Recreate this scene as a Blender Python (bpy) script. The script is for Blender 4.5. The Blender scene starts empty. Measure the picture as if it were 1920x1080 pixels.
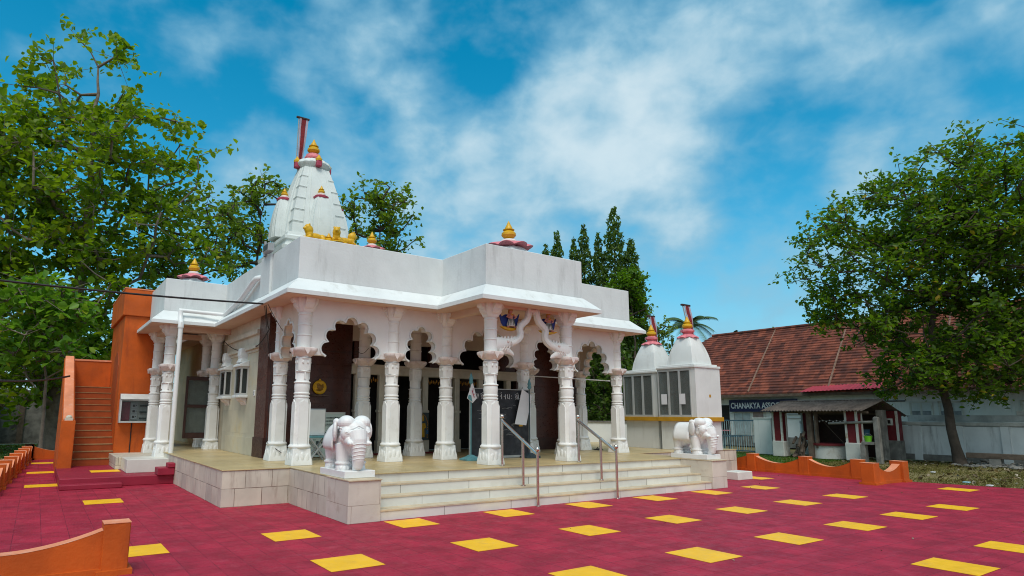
import bpy, bmesh, math, random
import numpy as np
from math import sin, cos, pi, radians, sqrt, atan2
from mathutils import Vector, Matrix
random.seed(7)
S = bpy.context.scene
COL = S.collection

# ------------------------------------------------------------------ camera
cam_d = bpy.data.cameras.new("camera")
cam = bpy.data.objects.new("camera", cam_d)
COL.objects.link(cam)
CAM = (-3.848, -8.623, 1.556)
yaw, pitch, roll, fpx = 0.591, 0.161, 0.007, 1168.77
fw = Vector((sin(yaw)*cos(pitch), cos(yaw)*cos(pitch), sin(pitch)))
rt = Vector((cos(yaw), -sin(yaw), 0))
up = rt.cross(fw)
r2 = rt*cos(roll) + up*sin(roll)
u2 = -rt*sin(roll) + up*cos(roll)
m = Matrix(((r2.x, u2.x, -fw.x, CAM[0]), (r2.y, u2.y, -fw.y, CAM[1]), (r2.z, u2.z, -fw.z, CAM[2]), (0, 0, 0, 1)))
cam.matrix_world = m
cam_d.sensor_width = 36
cam_d.lens = fpx/1920*36
cam_d.shift_x = (960-864.865)/1920
cam_d.shift_y = (589.331-540)/1920
cam_d.clip_end = 2000
S.camera = cam

# ------------------------------------------------------------------ light
SUN_EL, SUN_AZ = radians(58), radians(212)       # azimuth clockwise from +Y
sd = bpy.data.lights.new("sun", 'SUN')
sd.energy = 2.2
sd.angle = radians(28)
sd.color = (1.0, 0.945, 0.86)
sun = bpy.data.objects.new("sun", sd)
COL.objects.link(sun)
dv = Vector((sin(SUN_AZ)*cos(SUN_EL), cos(SUN_AZ)*cos(SUN_EL), sin(SUN_EL)))
sun.rotation_euler = dv.to_track_quat('Z', 'Y').to_euler()
sun.location = (0, -30, 40)

W = bpy.data.worlds.new("World")
S.world = W
W.use_nodes = True
def world():
    nt = W.node_tree
    N, L = nt.nodes, nt.links
    N.clear()
    def n(t, **k):
        x = N.new(t)
        for a, b in k.items():
            setattr(x, a, b)
        return x
    def mth(op, a, b=None, clamp=False):
        x = n('ShaderNodeMath', operation=op, use_clamp=clamp)
        for i, v in enumerate((a, b)):
            if v is None: continue
            if isinstance(v, (int, float)): x.inputs[i].default_value = v
            else: L.new(v, x.inputs[i])
        return x.outputs[0]
    out = n('ShaderNodeOutputWorld')
    bg = n('ShaderNodeBackground')
    bg.inputs['Strength'].default_value = 0.1
    sky = n('ShaderNodeTexSky', sky_type='NISHITA')
    sky.sun_disc = False
    sky.sun_elevation = SUN_EL
    sky.sun_rotation = SUN_AZ
    sky.ozone_density = 3.0
    sky.air_density = 1.0
    sky.dust_density = 0.4
    hs = n('ShaderNodeHueSaturation')
    hs.inputs['Hue'].default_value = 0.471
    hs.inputs['Saturation'].default_value = 1.44
    hs.inputs['Value'].default_value = 1.6
    L.new(sky.outputs[0], hs.inputs['Color'])
    tc = n('ShaderNodeTexCoord')
    d = tc.outputs['Generated']
    sep = n('ShaderNodeSeparateXYZ'); L.new(d, sep.inputs[0])
    den = mth('ADD', mth('MAXIMUM', sep.outputs[2], 0.0), 0.22)
    px, py = mth('DIVIDE', sep.outputs[0], den), mth('DIVIDE', sep.outputs[1], den)
    cb = n('ShaderNodeCombineXYZ'); L.new(px, cb.inputs[0]); L.new(py, cb.inputs[1])
    sq = n('ShaderNodeVectorMath', operation='MULTIPLY'); sq.inputs[1].default_value = (1, 1, 1.45); L.new(d, sq.inputs[0])
    def noise(scale, det, rough, dist=0.0, off=0.0):
        x = n('ShaderNodeTexNoise')
        x.inputs['Scale'].default_value = scale; x.inputs['Detail'].default_value = det
        x.inputs['Roughness'].default_value = rough; x.inputs['Distortion'].default_value = dist
        va = n('ShaderNodeVectorMath', operation='ADD'); va.inputs[1].default_value = (off, off*.7, off*1.3)
        L.new(sq.outputs[0], va.inputs[0]); L.new(va.outputs[0], x.inputs['Vector'])
        return x.outputs[0]
    n1 = noise(5.2, 5, .48, .15, 5.3)
    n2 = noise(13.0, 5, .52, .2, 9.7)
    cover = mth('ADD', mth('ADD', mth('MULTIPLY', n1, 1.0), mth('MULTIPLY', n2, .6)), -.36)
    # banks of cloud, by direction in the sky: (direction, sharpness, weight)
    for (dx, dy, dz), k, w in CLOUDS:
        vd = n('ShaderNodeVectorMath', operation='DOT_PRODUCT')
        L.new(d, vd.inputs[0]); vd.inputs[1].default_value = Vector((dx, dy, dz)).normalized()
        g = mth('POWER', mth('MAXIMUM', vd.outputs['Value'], 0.0), k)
        cover = mth('ADD', cover, mth('MULTIPLY', g, w))
    mr = n('ShaderNodeMapRange', interpolation_type='SMOOTHSTEP')
    mr.inputs['From Min'].default_value = 0.37; mr.inputs['From Max'].default_value = 0.84
    L.new(cover, mr.inputs['Value'])
    shade = n('ShaderNodeMapRange', interpolation_type='SMOOTHSTEP')
    shade.inputs['From Min'].default_value = 0.62; shade.inputs['From Max'].default_value = 1.10
    L.new(cover, shade.inputs['Value'])
    cc = n('ShaderNodeMix', data_type='RGBA')
    L.new(shade.outputs[0], cc.inputs[0])
    cc.inputs[6].default_value = (2.7, 5.3, 7.0, 1)
    cc.inputs[7].default_value = (6.6, 8.1, 8.8, 1)
    hz = n('ShaderNodeMapRange', interpolation_type='SMOOTHSTEP')   # paler air towards the horizon
    hz.inputs['From Min'].default_value = 0.34; hz.inputs['From Max'].default_value = 0.0
    hz.inputs['To Max'].default_value = 0.6
    L.new(sep.outputs[2], hz.inputs['Value'])
    m0 = n('ShaderNodeMix', data_type='RGBA')
    L.new(hz.outputs[0], m0.inputs[0]); L.new(hs.outputs[0], m0.inputs[6]); m0.inputs[7].default_value = (2.0, 4.7, 6.4, 1)
    mx = n('ShaderNodeMix', data_type='RGBA')
    L.new(mth('MULTIPLY', mr.outputs[0], .92), mx.inputs[0]); L.new(m0.outputs[2], mx.inputs[6]); L.new(cc.outputs[2], mx.inputs[7])
    L.new(mx.outputs[2], bg.inputs['Color'])
    L.new(bg.outputs[0], out.inputs[0])
CLOUDS = []
def _cl(az, el, k, w):
    CLOUDS.append(((sin(radians(az))*cos(radians(el)), cos(radians(az))*cos(radians(el)), sin(radians(el))), k, w))
#CLOUDLIST
for x_, y_, z_, k_, w_ in [(0.323, 0.803, 0.501, 102, 0.3), (0.383, 0.781, 0.493, 342, 0.15), (0.509, 0.784, 0.355, 73, 0.36), (0.611, 0.697, 0.376, 63, 0.3), (0.66, 0.608, 0.442, 170, 0.36), (0.556, 0.771, 0.312, 60, 0.26), (0.579, 0.611, 0.54, 407, 0.34), (0.726, 0.505, 0.467, 219, 0.44), (0.721, 0.593, 0.359, 102, 0.28), (0.827, 0.319, 0.464, 55, 0.26), (0.78, 0.411, 0.471, 152, 0.18), (0.87, 0.295, 0.394, 123, 0.14), (0.833, 0.48, 0.275, 43, 0.16), (0.229, 0.906, 0.357, 342, 0.36), (0.137, 0.853, 0.504, 852, 0.3), (0.439, 0.782, 0.442, 852, 0.22), (0.656, 0.53, 0.537, 123, 0.2), (0.193, 0.895, 0.402, 55, 0.1), (0.761, 0.602, 0.242, 48, 0.14), (0.484, 0.733, 0.478, 1968, 0.2), (0.863, 0.387, 0.324, 85, 0.1), (0.813, 0.453, 0.365, 136, -0.34), (0.095, 0.881, 0.463, 73, -0.16), (0.515, 0.693, 0.504, 219, -0.22), (0.622, 0.724, 0.299, 342, -0.1), (0.512, 0.638, 0.576, 152, -0.2), (0.872, 0.21, 0.443, 73, -0.12), (0.392, 0.83, 0.396, 492, -0.15), (0.919, 0.243, 0.31, 152, -0.1)]:
    CLOUDS.append(((x_, y_, z_), k_, w_*(.46 if w_ > 0 else .75)))
# unseen overcast cloud added overhead and behind the viewer to whiten the skylight
CLOUDS += [((-.1, -.05, 1), 6, .55), ((-.35, -.9, .35), 2, .75), ((-.95, -.1, .3), 4, .35), ((.9, -.5, .3), 4, .35)]
world()
S.view_settings.view_transform = 'Standard'
S.view_settings.look = 'None'
S.view_settings.exposure = 0.0
S.view_settings.gamma = 1
try:
    S.cycles.use_denoising = True
    S.cycles.max_bounces = 8
    S.cycles.filter_width = 1.05
    S.cycles.transparent_max_bounces = 12
except Exception:
    pass

# ------------------------------------------------------------------ materials
MATS = {}
def mat(name, col, rough=.7, var=.12, scale=2.5, metal=0.0, bump=0.0, bscale=40.0, stain=None, samt=.5, sscale=1.6, streak=False,
        brick=None, spec=.4, trans=0.0, alpha=1.0, emit=None, var2=None):
    """procedural Principled: base colour with soft blotches, optional stains, joints and fine relief (all in world space)"""
    if name in MATS: return MATS[name]
    M = bpy.data.materials.new(name); M.use_nodes = True
    nt = M.node_tree; N, L = nt.nodes, nt.links
    b = N['Principled BSDF']
    geo = N.new('ShaderNodeNewGeometry')
    pos = geo.outputs['Position']
    def noise(sc, det=4, rgh=.55, vec=None):
        t = N.new('ShaderNodeTexNoise'); t.inputs['Scale'].default_value = sc; t.inputs['Detail'].default_value = det
        t.inputs['Roughness'].default_value = rgh; L.new(vec if vec is not None else pos, t.inputs['Vector']); return t.outputs[0]
    def mix(f, a, bb, mode='MIX'):
        x = N.new('ShaderNodeMix'); x.data_type = 'RGBA'; x.blend_type = mode
        for i, v in ((0, f), (6, a), (7, bb)):
            if isinstance(v, (int, float)): x.inputs[i].default_value = v
            elif isinstance(v, tuple): x.inputs[i].default_value = (*v[:3], 1)
            else: L.new(v, x.inputs[i])
        return x.outputs[2]
    def rng(v, a, bb, lo=0., hi=1.):
        x = N.new('ShaderNodeMapRange'); x.interpolation_type = 'SMOOTHSTEP'
        x.inputs['From Min'].default_value = a; x.inputs['From Max'].default_value = bb
        x.inputs['To Min'].default_value = lo; x.inputs['To Max'].default_value = hi
        L.new(v, x.inputs['Value']); return x.outputs[0]
    c1 = tuple(min(1, c*(1-var)) for c in col); c2 = tuple(min(1, c*(1+var)) for c in col)
    if var2: c2 = var2
    color = mix(rng(noise(scale), .3, .7), c1, c2)
    h = None
    if brick:
        # brick = (width, height, mortar, mortar colour, offset, plane, tone spread)
        sp = N.new('ShaderNodeSeparateXYZ'); L.new(pos, sp.inputs[0])
        cbx = N.new('ShaderNodeCombineXYZ')
        if brick[5] == 'wall':
            ad = N.new('ShaderNodeMath'); ad.operation = 'ADD'; L.new(sp.outputs[0], ad.inputs[0]); L.new(sp.outputs[1], ad.inputs[1])
            L.new(ad.outputs[0], cbx.inputs[0]); L.new(sp.outputs[2], cbx.inputs[1])
        elif brick[5] == 'yz':
            L.new(sp.outputs[1], cbx.inputs[0]); L.new(sp.outputs[2], cbx.inputs[1])
        else:
            L.new(sp.outputs[0], cbx.inputs[0]); L.new(sp.outputs[1], cbx.inputs[1])
        mp = N.new('ShaderNodeMapping'); L.new(cbx.outputs[0], mp.inputs[0]); mp.inputs['Location'].default_value = (brick[7][0], brick[7][1], 0) if len(brick) > 7 else (0, 0, 0)
        t = N.new('ShaderNodeTexBrick'); L.new(mp.outputs[0], t.inputs['Vector'])
        t.inputs['Scale'].default_value = 1; t.inputs['Brick Width'].default_value = brick[0]; t.inputs['Row Height'].default_value = brick[1]
        t.inputs['Mortar Size'].default_value = brick[2]; t.inputs['Mortar Smooth'].default_value = .2; t.inputs['Bias'].default_value = 0
        t.offset = brick[4]; t.squash = 1
        sp_ = brick[6]
        t.inputs['Color1'].default_value = (1-sp_, 1-sp_, 1-sp_*.9, 1); t.inputs['Color2'].default_value = (1+sp_*.6, 1+sp_*.5, 1+sp_*.3, 1)
        t.inputs['Mortar'].default_value = (1, 1, 1, 1)
        color = mix(1.0, color, t.outputs[0], 'MULTIPLY')
        # joints broken up by noise
        jn = rng(noise(3.1), .35, .6, .35, 1.)
        ml = N.new('ShaderNodeMath'); ml.operation = 'MULTIPLY'; L.new(t.outputs['Fac'], ml.inputs[0]); L.new(jn, ml.inputs[1])
        color = mix(ml.outputs[0], color, brick[3])
        h = t.outputs['Fac']
    if stain:
        vec = None
        if streak:
            mp2 = N.new('ShaderNodeMapping'); L.new(pos, mp2.inputs[0]); mp2.inputs['Scale'].default_value = (3.2, 3.2, .5); vec = mp2.outputs[0]
        s = rng(noise(sscale, 8, .65, vec), .52, .74, 0, samt)
        color = mix(s, color, stain)
    L.new(color, b.inputs['Base Color'])
    b.inputs['Roughness'].default_value = rough
    b.inputs['Metallic'].default_value = metal
    b.inputs['Specular IOR Level'].default_value = spec
    if trans: b.inputs['Transmission Weight'].default_value = trans
    if alpha < 1: b.inputs['Alpha'].default_value = alpha
    if emit: b.inputs['Emission Color'].default_value = (*emit[:3], 1); b.inputs['Emission Strength'].default_value = emit[3]
    if rough > .2:
        r_ = rng(noise(scale*3), .3, .7, max(.02, rough-.1), min(1, rough+.1)); L.new(r_, b.inputs['Roughness'])
    if bump or h is not None:
        bp = N.new('ShaderNodeBump'); bp.inputs['Distance'].default_value = .02; bp.inputs['Strength'].default_value = bump if bump else .3
        L.new(noise(bscale, 5), bp.inputs['Height']); L.new(bp.outputs[0], b.inputs['Normal'])
        if h is not None:
            b2 = N.new('ShaderNodeBump'); b2.inputs['Distance'].default_value = .006; b2.inputs['Strength'].default_value = .6; b2.invert = True
            L.new(h, b2.inputs['Height']); L.new(bp.outputs[0], b2.inputs['Normal']); L.new(b2.outputs[0], b.inputs['Normal'])
    MATS[name] = M
    return M

def leaf_mat(name, ca, cb_, trans=(.10, .22, .01), tw=.35, scale=.9, yellow=None):
    M = bpy.data.materials.new(name); M.use_nodes = True
    nt = M.node_tree; N, L = nt.nodes, nt.links
    N.clear()
    out = N.new('ShaderNodeOutputMaterial')
    at = N.new('ShaderNodeAttribute'); at.attribute_name = 'tone'
    cr = N.new('ShaderNodeValToRGB'); L.new(at.outputs['Fac'], cr.inputs[0])
    cr.color_ramp.elements[0].color = (*ca, 1); cr.color_ramp.elements[0].position = .1
    cr.color_ramp.elements[1].color = (*cb_, 1); cr.color_ramp.elements[1].position = .85
    if yellow:
        e = cr.color_ramp.elements.new(.985); e.color = (*yellow, 1); cr.color_ramp.elements[1].position = .85
    b = N.new('ShaderNodeBsdfPrincipled'); L.new(cr.outputs[0], b.inputs['Base Color'])
    b.inputs['Roughness'].default_value = .45; b.inputs['Specular IOR Level'].default_value = .35
    t = N.new('ShaderNodeBsdfTranslucent'); mm = N.new('ShaderNodeMix'); mm.data_type = 'RGBA'; mm.blend_type = 'MULTIPLY'
    mm.inputs[0].default_value = .0; t.inputs['Color'].default_value = (*trans, 1)
    x = N.new('ShaderNodeMixShader'); x.inputs[0].default_value = tw
    L.new(b.outputs[0], x.inputs[1]); L.new(t.outputs[0], x.inputs[2]); L.new(x.outputs[0], out.inputs[0])
    return M

def glass(name, tint=(.02, .025, .028), clear=.55):
    M = bpy.data.materials.new(name); M.use_nodes = True
    nt = M.node_tree; N, L = nt.nodes, nt.links
    N.clear()
    out = N.new('ShaderNodeOutputMaterial'); tr = N.new('ShaderNodeBsdfTransparent'); b = N.new('ShaderNodeBsdfPrincipled')
    b.inputs['Base Color'].default_value = (*tint, 1); b.inputs['Roughness'].default_value = .05
    tr.inputs[0].default_value = (.8, .84, .84, 1)
    x = N.new('ShaderNodeMixShader'); x.inputs[0].default_value = 1-clear
    L.new(tr.outputs[0], x.inputs[1]); L.new(b.outputs[0], x.inputs[2]); L.new(x.outputs[0], out.inputs[0])
    return M

WHITE = mat('white_limewash', (.70, .735, .735), .75, .05, 1.3, bump=.12, bscale=25, stain=(.47, .48, .45), samt=.5, sscale=1.3, streak=True)
WHITE2 = mat('white_wall_paint', (.70, .72, .73), .75, .06, 1.5, bump=.15, bscale=18, stain=(.46, .50, .50), samt=.3, sscale=1.1, streak=True)
SPIREW = mat('spire_paint', (.66, .70, .685), .75, .06, 1.2, bump=.08, bscale=30, stain=(.46, .50, .49), samt=.4, sscale=1.6)
PARA = mat('greyed_parapet_paint', (.66, .695, .695), .8, .06, 1.3, bump=.2, bscale=18, stain=(.37, .39, .38), samt=.5, sscale=1.2, streak=True)
COLW = mat('white_column_paint', (.775, .775, .755), .6, .05, 2.0, bump=.15, bscale=35, stain=(.52, .50, .44), samt=.45, sscale=3.5)
PINKW = mat('pinkish_capital_paint', (.74, .66, .63), .65, .06, 8, bump=.3, bscale=60, stain=(.55, .33, .29), samt=.6, sscale=9)
SOFFIT = mat('bounce_warmed_soffit', (.64, .47, .36), .8, .06, 1.5, stain=(.55, .36, .24), samt=.5, sscale=1.5)  # warm bounce light under the eaves painted into the soffit colour
ARCHW = mat('cream_arch_paint', (.77, .765, .75), .75, .05, 1.3, bump=.1, bscale=25, stain=(.66, .55, .47), samt=.5, sscale=1.3)
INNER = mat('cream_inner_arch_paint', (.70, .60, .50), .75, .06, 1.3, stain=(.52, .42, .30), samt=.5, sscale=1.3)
STATUE = mat('pink_white_statue_paint', (.78, .785, .775), .5, .03, 5, bump=.08, bscale=60, stain=(.66, .56, .52), samt=.45, sscale=5)
MARBLE = mat('plinth_marble_tiles', (.60, .56, .465), .5, .14, 1.5, bump=.06, stain=(.30, .23, .18), samt=.65, sscale=2.6, streak=True,
             brick=(.46, .30, .006, (.17, .12, .09), .37, 'wall', .16))
BLOCK = mat('pedestal_marble', (.61, .565, .49), .5, .10, 1.5, bump=.06, stain=(.34, .24, .18), samt=.6, sscale=2.2,
            brick=(.9, .8, .004, (.3, .22, .17), .5, 'wall', .06, (.4, .55)))
RISER = mat('step_riser_marble', (.70, .69, .63), .45, .08, 1.2, bump=.04, stain=(.50, .45, .36), samt=.4, sscale=2.5,
            brick=(1.35, 3.0, .006, (.16, .14, .11), .5, 'wall', .07, (.3, .9)))
TREAD = mat('step_tread_stone', (.56, .46, .32), .5, .12, 3, bump=.08, stain=(.26, .2, .13), samt=.55, sscale=5)
FLOOR = mat('veranda_floor_stone', (.50, .39, .20), .4, .12, 1.2, bump=.04, stain=(.42, .34, .2), samt=.4, sscale=2.2,
            brick=(.6, .6, .003, (.36, .29, .18), 0, 'xy', .04))
WALLM = mat('side_wall_marble', (.56, .52, .40), .5, .16, .9, bump=.05, stain=(.60, .45, .19), samt=.75, sscale=.9,
            brick=(.62, .55, .003, (.40, .37, .30), .5, 'wall', .07))
MAROON = mat('maroon_tile_wall', (.075, .023, .015), .35, .22, 6, bump=.03, bscale=90, spec=.5, brick=(.3, .3, .002, (.035, .01, .008), 0, 'wall', .12))
CREAM = mat('cream_marble_trim', (.62, .58, .48), .5, .10, 2, bump=.1, bscale=30, stain=(.42, .35, .24), samt=.5, sscale=3)
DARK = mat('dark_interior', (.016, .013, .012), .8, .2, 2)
DARKWOOD = mat('dark_brown_wood', (.045, .016, .012), .45, .2, 8, bump=.1)
RED = mat('red_paving', (.35, .0165, .043), .62, .20, 2.4, bump=.3, bscale=30, stain=(.42, .065, .10), samt=.45, sscale=4.2, spec=.3,
          brick=(.3, .3, .005, (.19, .009, .028), 0, 'xy', .11, (.052, .06)))
REDP = mat('dark_red_platform_paint', (.29, .013, .038), .55, .12, 2, bump=.08, stain=(.2, .01, .02), samt=.4)
YEL = mat('yellow_tile', (.93, .50, .012), .5, .06, 3, bump=.06, stain=(.62, .33, .07), samt=.5, sscale=5)
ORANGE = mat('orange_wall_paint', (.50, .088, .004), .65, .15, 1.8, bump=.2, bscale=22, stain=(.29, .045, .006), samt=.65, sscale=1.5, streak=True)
ORTOP = mat('pale_orange_coping', (.74, .27, .14), .7, .08, 3, bump=.12, stain=(.62, .5, .45), samt=.35, sscale=6)  # paler pinkish orange for the copings and tops of the orange walls
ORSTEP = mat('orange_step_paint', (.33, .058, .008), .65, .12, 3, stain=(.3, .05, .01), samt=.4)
NOSING = mat('worn_step_edge', (.30, .18, .08), .7, .2, 6)
GOLD = mat('yellow_gold_paint', (.66, .37, .008), .4, .10, 9, bump=.1, bscale=50, stain=(.45, .2, .01), samt=.5, sscale=10)
PINK = mat('pink_paint', (.68, .20, .23), .6, .1, 8, stain=(.5, .1, .13), samt=.5, sscale=9)
DKPINK = mat('crimson_paint', (.40, .05, .09), .6, .1, 8)
STEEL = mat('polished_steel', (.62, .58, .54), .18, .05, 3, metal=1.0)
ALU = mat('aluminium_frame', (.58, .60, .59), .45, .06, 4, metal=.35)
BLACK = mat('black_rubber', (.014, .014, .015), .6, .2, 5)
PVC = mat('white_pvc_pipe', (.78, .80, .80), .4, .04, 2, stain=(.55, .55, .5), samt=.3)
TEAL = mat('teal_paint', (.10, .27, .30), .5, .12, 6)
BOARD = mat('chalkboard_slate', (.022, .024, .030), .7, .35, 3, stain=(.085, .09, .10), samt=.7, sscale=2.4)
CHALK = mat('white_chalk', (.50, .50, .52), .9, .15, 30)
PAPER = mat('white_board_paper', (.74, .74, .76), .7, .03, 3)
CLOTH = mat('white_cloth', (.70, .71, .69), .85, .05, 4, bump=.1, bscale=12)
INK = mat('dark_ink', (.06, .09, .09), .8, .1, 5)
NOTICE = mat('notice_paper', (.50, .60, .56), .6, .06, 3, stain=(.4, .44, .4), samt=.4)
GREY = mat('grey_metal', (.33, .34, .34), .5, .1, 5)
CONC = mat('mossy_concrete', (.20, .19, .17), .9, .3, 3, bump=.4, bscale=14, stain=(.05, .05, .045), samt=.8, sscale=2.2)
CWALL = mat('weathered_white_wall', (.62, .655, .65), .85, .10, 1.2, bump=.2, bscale=12, stain=(.13, .14, .14), samt=.75, sscale=.9, streak=True)
LIGHTW = mat('pale_white_wall', (.75, .77, .75), .8, .06, 1.2, stain=(.36, .43, .44), samt=.4, streak=True)
WELLW = mat('pillar_base_plaster', (.58, .58, .53), .85, .08, 2, bump=.2, stain=(.33, .24, .13), samt=.9, sscale=2.1)
DKRED = mat('dark_red_pillar_paint', (.15, .010, .014), .7, .15, 3, stain=(.06, .01, .01), samt=.5)
TILE = mat('clay_roof_tiles', (.185, .050, .028), .8, .35, 1.5, bump=.3, bscale=9, stain=(.055, .024, .018), samt=.85, sscale=1.1,
           brick=(.26, .27, .004, (.05, .02, .014), .5, 'yz', .5))
SHEET = mat('weathered_roof_sheet', (.135, .105, .088), .9, .3, 3, bump=.3, stain=(.05, .04, .035), samt=.8, sscale=2.4)
REDSHEET = mat('red_metal_awning', (.36, .03, .045), .5, .15, 3)
NAVY = mat('navy_sign', (.012, .012, .070), .45, .05, 3)
LETTER = mat('white_lettering', (.74, .76, .80), .6, .02, 3)
BLUEM = mat('blue_gate_paint', (.06, .13, .18), .5, .2, 5)
PALEB = mat('pale_blue_gate_bars', (.32, .44, .46), .6, .2, 5)
MOULD = mat('mouldy_wall_plaster', (.42, .43, .40), .95, .25, 2.2, bump=.4, bscale=10, stain=(.030, .030, .026), samt=.95, sscale=1.3)
BARK = mat('tree_bark', (.065, .048, .036), .95, .3, 4, bump=.7, bscale=12, stain=(.035, .028, .022), samt=.8, sscale=3)
BARKL = mat('pale_bark', (.19, .155, .125), .95, .25, 4, bump=.6, bscale=14, stain=(.06, .05, .04), samt=.7, sscale=3)
GROUND = mat('dry_lawn_ground', (.17, .135, .05), .95, .35, .8, bump=.5, bscale=9, stain=(.07, .10, .012), samt=.9, sscale=.5)
GRASSG = mat('green_lawn_ground', (.05, .10, .012), .95, .3, 1.2, bump=.5, bscale=9, stain=(.10, .10, .02), samt=.6, sscale=1.2)
DIRT = mat('dark_soil', (.06, .048, .036), .95, .35, 2, bump=.6, bscale=8)
WOOD = mat('grey_weathered_wood', (.13, .095, .07), .9, .3, 5, bump=.4, bscale=15)
LIME = mat('lime_green_plastic', (.18, .55, .03), .35, .05, 5)
BLUEP = mat('blue_plastic', (.01, .07, .12), .4, .05, 5)
BLUEPAINT = mat('deep_blue_paint', (.010, .030, .22), .5, .15, 8)
SKIN = mat('painted_skin', (.52, .24, .20), .6, .12, 9)
OCHRE = mat('ochre_paint', (.46, .22, .03), .6, .15, 12)
RUST = mat('rust_red_banner', (.20, .014, .018), .8, .2, 9)
LILAC = mat('pale_banner_cloth', (.40, .34, .40), .85, .1, 6)
GLASSD = glass('dark_glass', (.03, .035, .035), .55)
GLASSS = glass('shrine_glass', (.20, .215, .205), .58)
GLASSC = glass('cabinet_glass', (.05, .05, .05), .8)
LEDGE = mat('mustard_ledge_paint', (.50, .26, .012), .6, .1, 4, stain=(.3, .15, .02), samt=.4)
SHRW = mat('shrine_white_paint', (.70, .71, .69), .75, .05, 1.6, bump=.1, bscale=22, stain=(.44, .43, .38), samt=.4, sscale=1.8, streak=True)
CRIM = mat('crimson_cloth', (.55, .01, .02), .8, .1, 5)
CURT = mat('pale_curtain', (.60, .58, .52), .85, .12, 6)

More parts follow.
